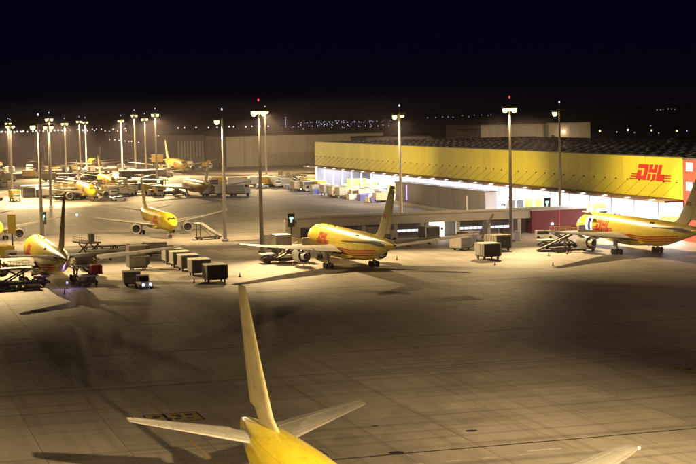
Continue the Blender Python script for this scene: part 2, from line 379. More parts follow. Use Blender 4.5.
far_masts = [(79.8, 698, 30, 'N'), (127, 704, 31, 'N'), (142, 849, 31, 'F'), (193, 767, 31.3, 'N'), (80.5, 900, 28, 'F'), (101.5, 820, 27.5, 'N'), (123.5, 930, 28.2, 'F'), (131, 960, 27.6, 'D'),
             (136.5, 860, 28.4, 'N'), (62, 545, 27.5, 'F'), (58, 640, 27.5, 'N'), (12, 545, 29.5, 'F'), (139, 800, 29, 'N')]
far_masts.sort(key=lambda m: m[0]/m[1]); ORD = 'first second third fourth fifth sixth seventh eighth ninth tenth eleventh twelfth thirteenth'.split()
for n, (x, y, h, k) in enumerate(far_masts):
    aim = {'N': (0,-.72,-.69), 'F': (0,.6,-.8), 'D': D_}[k]
    mast(x, y, h, [(-1.1, 0, aim, P*(3.8 if y > 650 else 1.9)), (1.1, 0, aim, P*(3.8 if y > 650 else 1.9))]+([(0, .6, (.25,.8,-.5), P*4, 110, 1)] if x == 193 else []), ORD[n]+' distant twin headed floodlight mast from the left, on the far apron', 'distant floodlight masts', thick=1.1, spot=108)  # one mast carries an added small head to brighten the hangar

# ------------------------------------------------------------------ aircraft
ST = [(0,.06,.06,4.1),(.6,.72,.68,4.15),(1.8,1.3,1.3,4.32),(3.5,1.86,1.95,4.52),(5.5,2.28,2.42,4.67),(8,2.5,2.67,4.78),(10.5,2.52,2.7,4.8),(20,2.52,2.7,4.8),(30,2.52,2.7,4.8),
      (36,2.52,2.69,4.82),(40,2.42,2.45,5.02),(44,2.08,1.98,5.42),(48,1.52,1.42,5.83),(51.5,.95,.86,6.12),(53.8,.48,.44,6.28),(54.7,.22,.22,6.33)]
SA = np.array(ST)
def station(s):
    i = max(1, min(len(ST)-3, int(np.searchsorted(SA[:,0], s))-1)) if s > SA[1,0] else 0
    if i == 0 or s >= SA[-2,0]: return [np.interp(s, SA[:,0], SA[:,k]) for k in (1,2,3)]
    x = SA[:,0]; t = (s-x[i])/(x[i+1]-x[i]); out = []
    for k in (1,2,3):
        p = SA[:,k]; m0 = (p[i+1]-p[i-1])/(x[i+1]-x[i-1])*(x[i+1]-x[i]); m1 = (p[i+2]-p[i])/(x[i+2]-x[i])*(x[i+1]-x[i])
        out.append((2*t**3-3*t**2+1)*p[i]+(t**3-2*t**2+t)*m0+(-2*t**3+3*t**2)*p[i+1]+(t**3-t**2)*m1)
    return out
OS = 28.0      # station of the main gear = local origin
def surf(s, ang, off=0.0):
    w, h, zc = station(s); return ((w+off)*math.cos(ang), OS-s, zc+(h+off)*math.sin(ang))
def side_pt(side, s, z, off):
    w, h, zc = station(s); q = max(-.999, min(.999, (z-zc)/h)); return (side*(w+off)*math.sqrt(1-q*q), OS-s, zc+(h*q))
def patch(mb, f, u0, u1, v0, v1, nu, nv, slant=0.0):
    vs = []; fs = []
    for j in range(nv+1):
        v = v0+(v1-v0)*j/nv
        for i in range(nu+1):
            u = u0+(u1-u0)*i/nu + slant*v; vs.append(f(u, v))
    for j in range(nv):
        for i in range(nu):
            a = j*(nu+1)+i; fs.append((a, a+1, a+nu+2, a+nu+1))
    mb.add(vs, fs)
LOGO = dict(D=[(-.04,1.08,.72,1),(.72,1.08,.27,.72),(0,1.08,0,.27),(0,.46,.27,.63)],
            H=[(1.2,1.52,.5,1),(1.72,2.04,.5,1),(1.52,1.72,.5,.72),(1.2,1.52,0,.42),(1.72,2.04,0,.42)],
            L=[(2.16,2.48,.42,1),(2.16,2.98,0,.42)],
            S=[(-.72,.08,0,.08),(-.66,.08,.16,.24),(-.6,.08,.32,.40),(3.05,3.72,0,.08),(3.05,3.66,.16,.24),(3.05,3.6,.32,.40)])
def airfoil(a, b, tk, n=7):
    yt = lambda c: 5*tk*(.2969*math.sqrt(c)-.126*c-.3516*c*c+.2843*c**3-.1036*c**4)
    cs = [a+(b-a)*(1-math.cos(math.pi*i/n))/2 for i in range(n+1)] if a == 0 else [a+(b-a)*i/(3 if b-a < .4 else 6) for i in range(4 if b-a < .4 else 7)]
    up = [(c, yt(c)+.002) for c in cs]; lo = [(c, -yt(c)*.75-.002) for c in reversed(cs)]
    return up+lo
def wing_mb(secs, a, b, vertical=False):
    rings = []
    for (x, s_le, z, ch, tk) in secs:
        r = []
        for c, t in airfoil(a, b, tk):
            if vertical: r.append((t*ch, OS-(s_le+c*ch), z))
            else: r.append((x, OS-(s_le+c*ch), z+t*ch))
        rings.append(r)
    return MB().loft(rings)
def sec_at(secs, x, key=0):
    for p, q in zip(secs, secs[1:]):
        if min(p[key], q[key]) <= x <= max(p[key], q[key]):
            t = (x-p[key])/(q[key]-p[key]); return tuple(a+(b-a)*t for a, b in zip(p, q))
WING = [(1.9,18.6,3.35,12.6,.13),(8.2,23.2,4.0,8.2,.115),(16,28.6,4.95,5.0,.105),(22.6,33.15,5.95,2.75,.10),(23.75,34.2,6.12,1.7,.09)]
TAIL = [(.9,45.2,6.25,6.7,.085),(4.5,48.15,6.72,4.7,.08),(8.9,51.75,7.28,2.35,.075),(9.35,52.3,7.33,1.6,.07)]
FIN = [(0,42.6,7.1,8.8,.05),(0,45.2,8.1,7.0,.075),(0,48.4,11.6,5.2,.075),(0,52.2,16.3,3.1,.07),(0,52.8,16.95,2.5,.06)]
def mirror(secs, sd): return [(sd*x, s, z, c, t) for x, s, z, c, t in secs]
def make_airliner(detail=2):
    root = thing('cargo_airliner', '', 'airliner')
    ss = sorted(set([0,.2,.6,1.1,1.8,2.6,3.5,4.5,5.5,6.7,8,10.5,15,20,25,30,36,38,40,42,44,46,48,50,51.5,52.8,53.8,54.7]))
    n = 32
    fus = part('fuselage', MB().loft([[surf(s, 2*math.pi*k/n) for k in range(n)] for s in ss]), 'yellow_paint', root, smooth=True)
    # cockpit glazing: six panes on the nose
    for k, (a0, a1) in enumerate(((20,40),(43,64),(67,88),(92,113),(116,137),(140,160))):
        q = MB(); s0, s1 = (3.0, 2.1) if 1 < k < 4 else (3.5, 2.4)
        patch(q, lambda u, v: surf(u, R(v), .012), s1, s0, a0*.62+34, a1*.62+34, 3, 3)
        part('cockpit_window', q, 'glass', fus)
    for sd in (-1, 1):
        for ch, qs in LOGO.items():
            q = MB()
            for u0, u1, v0, v1 in qs:
                if sd > 0: patch(q, lambda u, v: side_pt(1, 13.6+(2.95-u)*2.1, 3.95+v*2.3, .014), u0, u1, v0, v1, 4, 4, .42)
                else: patch(q, lambda u, v: side_pt(-1, 13.6+u*2.1, 3.95+v*2.3, .014), u0, u1, v0, v1, 4, 4, .42)
            part('livery_lettering' if ch != 'S' else 'livery_bars', q, 'logo_red', fus)
        for z in (3.9, 3.45, 3.0):
            q = MB(); patch(q, lambda u, v: side_pt(sd, u, v+max(0, u-36)*.075, .012), 22.5 if z > 3.2 else 21.5, 47.5, z, z+.24, 22, 1)
            part('livery_stripe', q, 'logo_red', fus)
        # door outlines
        for s0, s1, z0, z1 in ((5.9, 6.9, 4.3, 6.2),):
            q = MB()
            for a, b, c, d in ((s0,s1,z0,z0+.05),(s0,s1,z1,z1+.05),(s0,s0+.05,z0,z1),(s1,s1+.05,z0,z1)):
                patch(q, lambda u, v: side_pt(sd, u, v, .012), a, b, c, d, 3, 3)
            part('door_seam', q, 'dark_metal', fus)
        tr = MB(); patch(tr, lambda u, v: side_pt(sd, u, v, .02), 46.2, 51.6, 5.75, 6.75, 5, 3); part('trim_plate', tr, 'flap_grey', fus)
    for s, a in ((18.5, 96), (19.6, 84), (13, 90), (36.9, 128), (37.9, 128)):
        c = Vector(surf(s, R(a), -.03)); nr = Vector((math.cos(R(a)), 0, math.sin(R(a))))
        part('antenna', MB().lathe(c, nr, [(0,.26),(.08,.24),(.16,.12),(.18,0)], 10), 'black', fus, smooth=True)
    part('exhaust', MB().lathe((0, OS-54.68, 6.33), (0,-1,0), [(0,.2),(.25,.17),(.25,.12),(.05,.1),(.05,0)], 10), 'dark_metal', fus)
    # wings with flaps, slats of light, tracks
    for sd in (-1, 1):
        w = part('wing', wing_mb(mirror(WING, sd), .10, .70), 'wing_grey', root, smooth=True)
        part('leading_edge', wing_mb(mirror(WING, sd), 0, .094), 'bare_metal', w, smooth=True)
        for x0, x1 in ((2.75, 8.1), (8.35, 15.9)):
            secs = [sec_at(WING, x0), sec_at(WING, (x0+x1)/2), sec_at(WING, x1)]
            part('flap', wing_mb(mirror(secs, sd), .712, 1), 'flap_grey', w, smooth=True)
        part('aileron', wing_mb(mirror([sec_at(WING, 16.15), sec_at(WING, 22.5)], sd), .712, 1), 'wing_grey', w, smooth=True)
        part('wing_tip', wing_mb(mirror([sec_at(WING, 22.65), sec_at(WING, 23.7)], sd), .712, 1), 'wing_grey', w, smooth=True)
        for x in (5.0, 11.0, 14.6):
            _, sl, z, c, t = sec_at(WING, x)
            part('flap_track', MB().lathe((sd*x, OS-(sl+.55*c), z-.35), (0,-1,-.03), [(0,.02),(.6,.2),(1.6,.26),(3.0,.18),(c*.45+.9,.02)], 8), 'wing_grey', w, smooth=True)
        _, sl, z, c, t = WING[-1]
        part('navigation_light', MB().lathe((sd*23.72, OS-sl-.2, z), (sd,.3,0), [(0,.14),(.12,.16),(.22,.1),(.26,0)], 8), 'white_paint', w, smooth=True)
        c0 = (sd*7.95, OS-18.6, 2.25)
        e = part('engine', MB().lathe(c0, (0,-1,0), [(0.25,1.22),(.05,1.28),(0,1.34),(.06,1.42),(.3,1.52),(1.2,1.6),(2.4,1.58),(3.6,1.42),(4.3,1.28),(4.28,1.2),(3.2,1.1)], 24), 'wing_grey', root, smooth=True)
        part('intake_lip', MB().lathe(c0, (0,-1,0), [(.5,1.2),(.1,1.25),(-.03,1.34),(.08,1.45),(.34,1.54)], 24), 'bare_metal', e, smooth=True)
        part('fan', MB().lathe(c0, (0,-1,0), [(.9,1.21),(.92,.35),(.55,.2),(.35,.02)], 24), 'black', e, smooth=True)
        part('core_nozzle', MB().lathe(c0, (0,-1,0), [(3.1,1.12),(3.4,.98),(4.6,.85),(5.6,.62),(5.58,.52),(4.9,.45)], 20), 'bare_metal', e, smooth=True)
        part('exhaust_plug', MB().lathe(c0, (0,-1,0), [(4.4,.5),(5.2,.42),(6.1,.1),(6.15,.0)], 14), 'dark_metal', e, smooth=True)
        part('bypass_duct', MB().lathe(c0, (0,-1,0), [(3.9,1.22),(3.95,.9)], 24), 'black', e)
        x = sd*7.95
        pyl = [[(x-.2,OS-19.8,3.7),(x+.2,OS-19.8,3.7),(x+.2,OS-24.6,2.95),(x-.2,OS-24.6,2.95)], [(x-.12,OS-21.6,4.28),(x+.12,OS-21.6,4.28),(x+.14,OS-28.2,3.75),(x-.14,OS-28.2,3.75)]]
        part('pylon', MB().loft(pyl), 'wing_grey', e)
        # tailplane and elevator
        t = part('tailplane', wing_mb(mirror(TAIL, sd), .10, .68), 'wing_grey', root, smooth=True)
        part('leading_edge', wing_mb(mirror(TAIL, sd), 0, .092), 'bare_metal', t, smooth=True)
        part('elevator', wing_mb(mirror([sec_at(TAIL, 1.7), sec_at(TAIL, 5), sec_at(TAIL, 8.8)], sd), .70, 1), 'flap_grey', t, smooth=True)
        part('tip_edge', wing_mb(mirror([sec_at(TAIL, 8.9), sec_at(TAIL, 9.3)], sd), .70, 1), 'wing_grey', t, smooth=True)
        # main gear: strut, brace, four-wheel bogie
        gx = sd*4.65
        gr = part('main_gear', MB().tube((gx,.1,.75), (gx-sd*.1,.1,3.9), .2, .24, 10).tube((gx-sd*.05,.1,2.2), (gx-sd*1.9,.4,3.4), .1, .1, 8).bar((gx,-.85,.62), (gx,.85,.62), .22, .26).tube((gx-.62,-.72,.6), (gx+.62,-.72,.6), .09).tube((gx-.62,.72,.6), (gx+.62,.72,.6), .09), 'bare_metal', root, smooth=True)
        part('gear_door', MB().box(gx+sd*.38-.03, gx+sd*.38+.03, -.6, .8, 1.7, 3.6), 'wing_grey', gr)
        for wx in (-.55, .55):
            for wy in (-.72, .72):
                wh = part('wheel', MB().lathe((gx+wx,wy,.6), (1,0,0), [(-.2,.3),(-.21,.5),(-.13,.59),(.13,.59),(.21,.5),(.2,.3)], 18, True), 'rubber', gr, smooth=True)
        # ventral fairing half
    part('belly_fairing', MB().loft([[(x*w, OS-s, z0+(z*.9)) for x, z in ((-1,1.1),(-1,.35),(-.6,0),(.6,0),(1,.35),(1,1.1))] for s, w, z0 in ((17,1.2,2.5),(19,2.4,1.95),(24,2.75,1.8),(30,2.7,1.85),(33,2.2,2.05),(35.5,1.0,2.5))]), 'yellow_paint', root, smooth=True)
    fn = part('fin', wing_mb(FIN, .08, .68, True), 'fin_paint', root, smooth=True)
    part('leading_edge', wing_mb(FIN, 0, .077, True), 'fin_paint', fn, smooth=True)
    part('rudder', wing_mb([sec_at(FIN, 8.2, 2), sec_at(FIN, 11.6, 2), sec_at(FIN, 16.2, 2)], .70, 1, True), 'fin_paint', fn, smooth=True)
    part('fin_cap', wing_mb([sec_at(FIN, 16.32, 2), sec_at(FIN, 16.92, 2)], .70, 1, True), 'fin_paint', fn, smooth=True)
    for sd in (-1, 1):
        q = MB()
        for ch, qs in LOGO.items():
            if ch == 'S': continue
            for u0, u1, v0, v1 in qs:
                g_ = (lambda u, v: (.44, OS-(48.9+u*.6), 11.0+v*.7)) if sd > 0 else (lambda u, v: (-.27, OS-(48.9+u*.6), 11.0+v*.7))
                if sd > 0: g_ = lambda u, v: (.30, OS-(48.9+(2.95-u)*.6), 11.0+v*.7)
                patch(q, g_, u0, u1, v0, v1, 1, 1, .42)
        part('fin_lettering', q, 'logo_red', fn)
    ng = part('nose_gear', MB().tube((0,OS-6.2,.5), (0,OS-6.2,3.0), .13, .16, 10).tube((0,OS-6.2,1.4), (0,OS-4.9,2.8), .07, .07, 6).tube((-.35,OS-6.2,.5), (.35,OS-6.2,.5), .07), 'bare_metal', root, smooth=True)
    for sx in (-1, 1):
        part('wheel', MB().lathe((sx*.32,OS-6.2,.5), (1,0,0), [(-.14,.22),(-.15,.4),(-.09,.49),(.09,.49),(.15,.4),(.14,.22)], 16, True), 'rubber', ng, smooth=True)
        part('gear_door', MB().box(sx*.55-.02, sx*.55+.02, OS-7.2, OS-4.6, 1.55, 2.35), 'yellow_paint', ng)
    return root
proto('airliner', make_airliner())
def airliner(label, x, y, away=True, scale=1.0, group=None, rz=0.0):
    return place('airliner', label, 'airliner', (x, y, 0), (0 if away else math.pi)+rz, group, scale)
fg = airliner('yellow cargo airliner seen from above, nose to the camera, fin in the foreground', 28.1, 94.3, False)
airliner('yellow cargo airliner in the centre seen from behind beside the container carts', 91.0, 296.0, True)
rt = airliner('yellow cargo airliner at the right edge with its cargo door open', 152.6, 296.0, True)
airliner('yellow cargo airliner at the left edge, tail to the camera, loaders under its wings', 33.0, 297.0, True)
AL = 'parked yellow airliner %s'
r757 = airliner('yellow airliner nose to camera in the second row with blue wing tip light', 73.2, 408.0, False, .83)
airliner('airliner half hidden behind the leftmost one, nose to the camera', 31.0, 408.0, False, .83)
airliner('small yellow airliner on the far apron left, among dark carts and cars', 80, 592, False, .83)
airliner('far yellow airliner nose on, behind the dark car pair', 99, 668, False, .83)
airliner('far yellow airliner tail to camera, left of the truck row', 121, 588, True, .83)
airliner('yellow airliner nose on before the striped hangar, below the small lit hut', 161, 838, False, 1.0)
airliner('farthest yellow airliner at the left edge of the picture', 62, 800, False, .83)
airliner('far yellow airliner standing between the distant masts on the left', 100, 880, False, .9)
airliner('tail on yellow airliner in the farthest row on the left', 132, 930, True, .83)
for o in [c for f_ in fg.children if f_.name.startswith('fin') for c in f_.children if c.name.startswith('fin_lettering')]: bpy.data.objects.remove(o)   # its fin is plain
bl = part('wing_tip_lamp', MB().lathe((23.6,OS-35.2,6.2), (0,1,0), [(-.35,.0),(-.2,.28),(0,.36),(.2,.28),(.35,0)], 10), 'blue_light', r757, smooth=True)
# ------------------------------------------------------------------ the cargo hall
HX, HY0, HY1, HT, HB = 176.0, 319.0, 619.0, 18.6, 9.2
hall = thing('cargo_hall', 'long cargo hall with yellow upper wall over a brightly lit open ground floor', 'building', (HX, HY0, 0))
L_ = HY1-HY0
panel_me = MB().box(0, .25, .03, 5.97, HB, HT-.1, .015).mesh('wall_panel', 'yellow_panel')
for k in range(50): link('wall_panel', panel_me, hall, (random.uniform(-.02,.02), k*6.0, 0))
part('backing_wall', MB().box(.27, .6, 0, L_, HB-.2, HT-.12), 'canopy_brown', hall)
cp = part('canopy', MB().box(-5.0, .2, -.5, L_, HB-.55, HB-.12), 'canopy_brown', hall)
part('parapet_cap', MB().box(-.12, .7, -.02, L_+.02, HT-.1, HT+.12), 'clad_dark', hall)
rod_me = MB().tube((-.05,0,12.9), (-4.7,0,HB-.05), .035, .035, 6).mesh('tie_rod', 'rod_steel', True)
br_me = MB().box(-.35, -.03, -.14, .14, 12.75, 13.05, .03).mesh('rod_bracket', 'rod_steel')
for k in range(50):
    r_ = link('tie_rod', rod_me, hall, (0, k*6.0+2.9, 0)); link('rod_bracket', br_me, r_)
# ground floor: columns, bays, back wall, light tubes
part('bay_floor', MB().box(-3.0, 40, 0, L_, .0, .15), 'clad_grey', hall)
part('bay_rear_wall', MB().box(24, 24.4, 0, L_, .15, HB-.6), 'interior_white', hall)
part('bay_ceiling', MB().box(.62, 24, 0, L_, HB-.55, HB-.25), 'interior_white', hall)
col_me = MB().box(-.25, .25, -.25, .25, .15, HB-.56, .04).mesh('column', 'interior_white')
tube_me = MB().box(-.14, .14, -2.4, 2.4, -.10, 0).mesh('light_tube', 'tube_white')
for k in range(26): link('column', col_me, hall, (.3, k*12.0, 0)); 
for k in range(50):
    for xx in (-2.6, 6.0, 14.0): link('light_tube', tube_me, hall, (xx, 3+k*6.0, HB-.57))
for k in range(25):
    add_light('bay_lamp', 'AREA', (8.0, 6+k*12.0, HB-.8), 7500, (.95,.93,1), hall, size=(14, 10), aim=(0,0,-1))
    if True: add_light('canopy_lamp', 'AREA', (-2.4, 6+k*12.0, HB-.75), 1500, (.95,.93,1), hall, size=(1.2, 10), aim=(-.35,0,-1))
# roof with rooflights
part('roof', MB().box(.7, 97, 0, L_, HT-.6, HT-.3), 'roof_dark', hall)
part('gable_wall', MB().box(.6, 97, L_, L_+.4, 0, HT), 'clad_dark', hall)
rl = MB().box(-.9, .9, -1.2, 1.2, 0, .35, .12).mesh('rooflight', 'roof_dark'); rg_ = MB().box(-.35, .35, -.9, .9, 0, .10, .03).mesh('rooflight_pane', 'skylight')
cnt = 0; rest = MB()
for r_ in range(13):
    for k in range(50):
        x = 4+r_*7.0; y = 3+k*6.0+(r_ % 2)*1.5
        if cnt < 300: link('rooflight_pane', rg_, link('rooflight', rl, hall, (x, y, HT-.3)), (0,0,.36)); cnt += 1
        else: rest.box(x-.9, x+.9, y-1.2, y+1.2, HT-.3, HT+.1)
part('rooflights', rest, 'roof_dark', hall)['kind'] = 'stuff'
for k in range(12):
    part('roof_vent', MB().box(-1.4, 1.4, -1.0, 1.0, 0, 1.1, .15).lathe((0,0,1.0), (0,0,1), [(0,.5),(.5,.5),(.55,.7),(.7,.7)], 10, True), 'clad_dark', hall, (20+random.uniform(0, 60), 12+k*25, HT-.3))
# sign on the wall
sg = part('sign_bars', MB(), 'logo_red', hall)
bpy.data.objects.remove(sg)
def wall_logo(ch):
    q = MB()
    for u0, u1, v0, v1 in LOGO[ch]:
        pts = []
        for u, v in ((u0,v0),(u1,v0),(u1,v1),(u0,v1)): pts.append((-(u+.42*v)*4.55+22.9, 12.95+v*3.7))
        q.add([(-.08, y, z) for y, z in pts]+[(-.03, y, z) for y, z in pts], [(0,1,2,3),(7,6,5,4),(0,4,5,1),(1,5,6,2),(2,6,7,3),(3,7,4,0)])
    return q
for ch in 'DHL': part('sign_letter', wall_logo(ch), 'logo_red', hall)
part('sign_bars', wall_logo('S'), 'logo_red', hall)
# red corner block with windows
corner = thing('corner_block', 'red clad corner block with windows at the end of the yellow hall', 'building', (HX-.3, HY0-.2, 0))
part('wall', MB().box(0, 60, -30, 0, 0, HT-.4), 'red_panel', corner)
part('roof_edge', MB().box(-.2, 60.2, -30.2, .0, HT-.4, HT), 'clad_dark', corner)
for z in (6.0, 11.3, 15.6):
    for y in (-4.6, -11.0, -17.5):
        w = part('window', MB().box(-.12, .05, y, y+3.0, z, z+2.0), 'clad_grey', corner)
        for q in range(3): part('pane', MB().box(-.16, -.125, y+.12+q*.96, y+.96+q*.96, z+.12, z+1.88), 'window_lit' if (z+y) % 2 < 1.2 else 'glass', w)
tower = thing('stair_tower', 'pale stair tower rising above the red corner block', 'building', (HX+6, HY0-24, 0))
part('wall', MB().box(0, 6, 0, 7, HT-.2, HT+2.8), 'clad_pale', tower); part('roof_edge', MB().box(-.2, 6.2, -.2, 7.2, HT+2.8, HT+3.1), 'clad_dark', tower)

# grey annex along the hall front
annex = thing('annex', 'dark grey clad annex standing in front of the lit hall bays', 'building', (168.6, 419, 0))
pm = MB().box(0, .12, .02, 3.18, .3, 7.0, .01).mesh('cladding_panel', 'clad_dark')
part('core', MB().box(.13, 3.6, 0, 79, 0, 6.9), 'clad_grey', annex)
for k in range(24): link('cladding_panel', pm, annex, (0, k*3.2+.6, 0))
part('roof_edge', MB().box(-.15, 3.8, -.1, 79.1, 6.95, 7.2), 'clad_dark', annex)
part('violet_light_tube', MB().box(-.25, -.05, 66.5, 66.9, 1.6, 6.4), 'violet_tube', annex)
part('pale_post', MB().box(-.3, -.05, 13.2, 13.7, .4, 5.4), 'white_paint', annex)
part('plinth', MB().box(-1.6, -.0, 0, 79, 0, .9), 'clad_grey', annex)

# low service building
LB = thing('service_building', 'long low beige service building with roller doors behind the parked airliners', 'building', (97, 357, 0))
W_ = 58.3
part('rear_wall', MB().box(0, W_, 2.6, 11, 0, 5.3), 'facade_beige', LB)
part('roof', MB().box(-.3, W_, .05, 11.3, 5.3, 5.55), 'clad_pale', LB)
part('fascia', MB().box(-.3, W_, -.3, .05, 3.7, 5.7), 'facade_beige', LB)
part('fascia_cap', MB().box(-.35, W_, -.45, .2, 5.7, 5.85), 'clad_pale', LB)
for k in range(8): part('column', MB().box(k*7.9+.05-.3, k*7.9+.35+.3, -.1, .7, 0, 3.7, .05), 'facade_beige', LB)
for k in range(7):
    x0 = k*7.9+1.0; lit = k == 4
    d = part('roller_door', MB().box(x0, x0+6.4 if not lit else x0+4.4, 2.3, 2.55, 0, 3.5), 'door_lit' if lit else 'shutter', LB)
    if lit: 
        for q in range(5): part('pane', MB().box(x0+.3+q*.8, x0+.9+q*.8, 2.24, 2.28, 1.6, 2.2), 'glass', d)
        add_light('door_lamp', 'AREA', (x0+2.2, 1.9, 2.0), 500, (.9,.93,1), LB, size=(4, 3), aim=(0,-1,-.2))
    else:
        for q in range(9): part('slat', MB().box(x0+.1, x0+6.3, 2.2, 2.28, .1+q*.36, .38+q*.36), 'shutter', d)
        if k in (5, 6, 3, 2):
            for q in range(5): part('pane', MB().box(x0+.4+q*1.18, x0+1.4+q*1.18, 2.14, 2.19, 1.5, 2.05), 'window_lit', d)
RB = thing('red_shed', 'maroon shed joined to the right end of the low service building', 'building', (155.4, 356.2, 0))
for k in range(2): part('wall_panel', MB().box(k*7.3+.02, k*7.3+7.25, 0, .15, .1, 5.5), 'maroon', RB)
part('core', MB().box(.02, 14.6, .16, 11, 0, 5.45), 'maroon', RB)
part('roof', MB().box(-.15, 14.8, -.2, 11.2, 5.5, 5.7), 'facade_beige', RB)
part('door_lamp', MB().box(5.0, 5.7, -.12, -.02, 1.9, 2.4), 'window_lit', RB)
part('door_frame', MB().box(7.15, 7.35, -.1, 0, 0, 5.4), 'red_panel', RB)

# ------------------------------------------------------------------ far buildings
def shed(name, label, x, y, w, d, h, m, panels=0, roof='roof_dark', pm_='clad_pale'):
    t = thing(name, label, 'building', (x, y, 0))
    part('wall', MB().box(0, w, 0, d, 0, h), m, t)
    part('roof', MB().box(-.4, w+.4, -.4, d+.4, h, h+.6), roof, t)
    if panels:
        me = MB().box(.15, w/panels-.15, -.25, -.02, .4, h-1.0).mesh('wall_panel', pm_)
        for k in range(panels): link('wall_panel', me, t, (k*w/panels, 0, 0))
    return t
hg = shed('hangar', 'large pale hangar behind the masts, left of the yellow hall', 203, 900, 95, 70, 17.5, 'clad_pale', 12)
st = shed('striped_hangar', 'dark hangar with pale vertical strips beside the large pale hangar', 186, 958, 16.5, 60, 18.0, 'clad_dark', 0)
for k in range(9): part('strip', MB().box(k*1.85+.3, k*1.85+1.0, -.3, -.02, 1.0, 14.5), 'clad_pale', st)
for k in range(2): part('door_panel', MB().box(k*8.2+.6, k*8.2+7.2, -.5, -.32, 0, 5), 'clad_dark', st)
shed('warehouse', 'wide grey warehouse behind the hall roof', 362, 905, 42, 60, 20.6, 'clad_grey', 8)
shed('warehouse', 'tall pale warehouse right of the wide grey one, lamp on its wall', 404.5, 900, 28, 50, 21.0, 'clad_pale', 4)
shed('rooftop_hut', 'small pale lit block above the far edge of the hall roof', 310, 800, 8, 10, 19.0, 'clad_pale', 0)
shed('dark_shed', 'low dark shed left of the small pale block beyond the hall', 275, 860, 38, 30, 15.5, 'clad_dark', 7, pm_='clad_dark')
lamp_on = part('wall_lamp', MB().lathe((10,-1.0,16.2), (0,0,-1), [(0,.5),(.4,.6),(.7,0)], 10), 'warm_light', bpy.data.objects['warehouse.001'], smooth=True)
add_light('wall_lamp_light', 'POINT', (10,-2.2,15.4), 500, (1,.7,.35), bpy.data.objects['warehouse.001'], radius=.4)
for x, y, lb in ((374, 868, 'yard lamp in front of the wide grey warehouse'), (417, 866, 'yard lamp in front of the tall pale warehouse'), (296, 840, 'yard lamp before the low dark shed')):
    t = thing('yard_lamp', lb, 'lamp', (x, y, 0))
    part('pole', MB().tube((0,0,0),(0,0,9.6),.16,.1,8), 'mast_steel', t); part('lamp_head', MB().box(-.4,.4,-.2,.6,9.6,9.8,.04), 'dark_metal', t); part('lens', MB().box(-.3,.3,-.1,.5,9.52,9.59), 'warm_light', t)
    add_light('yard_light', 'SPOT', (0,.3,9.3), 20000, (1,.68,.38), t, spot=150, aim=(0,.9,-.1), radius=.3)
hut = thing('control_hut', 'small lit cabin on a steel stand left of the nose on airliner', 'cabin', (143, 800, 0))
part('stand', MB().tube((0,0,0),(0,0,7),.4).tube((3.6,0,0),(3.6,0,7),.4).bar((0,0,3),(3.6,0,5),.2,.2), 'dark_metal', hut)
part('cabin', MB().box(-.8,4.6,-1.5,2.5,7,10.6,.1), 'equip_yellow', hut); part('roof', MB().box(-1.1,4.9,-1.8,2.8,10.6,10.9), 'clad_pale', hut)
fs = thing('truck_terminal', 'low floodlit freight terminal with white bays far behind the left apron', 'building', (322, 1500, 0))
part('wall', MB().box(0, 38, 0, 20, 0, 4.2), 'clad_pale', fs); part('roof', MB().box(-.5, 38.5, -3, 20.5, 8.2, 8.9), 'clad_pale', fs)
for k in range(7): part('lit_bay', MB().box(1+k*5.3, 5.4+k*5.3, -.2, 0, 4.3, 8), 'window_lit', fs)
# far pier roofs on the left apron
for n, (x, y, w) in enumerate(((88, 742, 26), (120, 760, 20), (60, 620, 22), (104, 640, 16))):
    t = thing('shelter', ['long flat roofed shelter behind the nose on airliner', 'shorter flat roofed shelter right of the long one', 'flat roofed equipment shelter at the left edge of the far apron', 'equipment shelter roof with bright lamps beside the dark carts'][n], 'shelter', (x, y, 0))
    part('roof', MB().box(0, w, 0, 9, 4.0, 4.5), 'clad_pale', t); part('rear_wall', MB().box(.3, w-.3, 8.5, 8.8, 0, 4), 'clad_dark', t)
    for k in range(int(w//5)+1): part('post', MB().box(k*5-.12, k*5+.12, .3, .54, 0, 4), 'mast_steel', t)
    if n > 1:
        for k in (.25, .75):
            part('lamp', MB().lathe((w*k,-.3,3.6), (0,-1,-.4), [(0,.5),(.3,.55),(.5,0)], 10), 'warm_light', t, smooth=True)

# ------------------------------------------------------------------ vehicles and ground equipment
def wheels(root, pts, r=.32, w=.2):
    me = MB().lathe((0,0,r), (1,0,0), [(-w/2,r*.55),(-w/2,r*.92),(-w*.3,r),(w*.3,r),(w/2,r*.92),(w/2,r*.55)], 14, True).mesh('wheel', 'rubber', True)
    for x, y in pts: link('wheel', me, root, (x, y, 0))
def p_cart():      # covered cargo cart, open end towards -Y
    t = thing('cargo_cart', '', 'cart')
    part('bed', MB().box(-1.6, 1.6, -1.9, 1.9, .55, .75).bar((0,1.9,.5),(0,3.2,.45),.1,.1), 'dark_metal', t)
    part('canopy', MB().box(-1.65,-1.58,-1.9,1.9,.76,2.75).box(1.58,1.65,-1.9,1.9,.76,2.75).box(-1.57,1.57,1.83,1.9,.76,2.7).box(-1.7,1.7,-1.98,1.98,2.76,2.92,.06), 'dirty_white', t)
    for k in (-1, 1):
        for y in (-1.2, -.4, .4, 1.2): part('side_rib', MB().box(min(k*1.66,k*1.71),max(k*1.66,k*1.71),y-.05,y+.05,.76,2.75), 'container_grey', t)
    part('corner_post', MB().box(-1.72,-1.52,-1.97,-1.9,.75,2.76), 'white_paint', t); part('corner_post', MB().box(1.52,1.72,-1.97,-1.9,.75,2.76), 'white_paint', t)
    c = MB()
    for k in range(12):
        a = -1.5+k*.25; c.add([(a,-1.86+.05*(k%2),.8),(a+.25,-1.86+.05*((k+1)%2),.8),(a+.25,-1.86+.05*((k+1)%2),2.72),(a,-1.86+.05*(k%2),2.72)],[(0,1,2,3)])
    part('curtain', c, 'curtain', t)
    wheels(t, ((-1.3,-1.3),(1.3,-1.3),(-1.3,1.3),(1.3,1.3))); return t
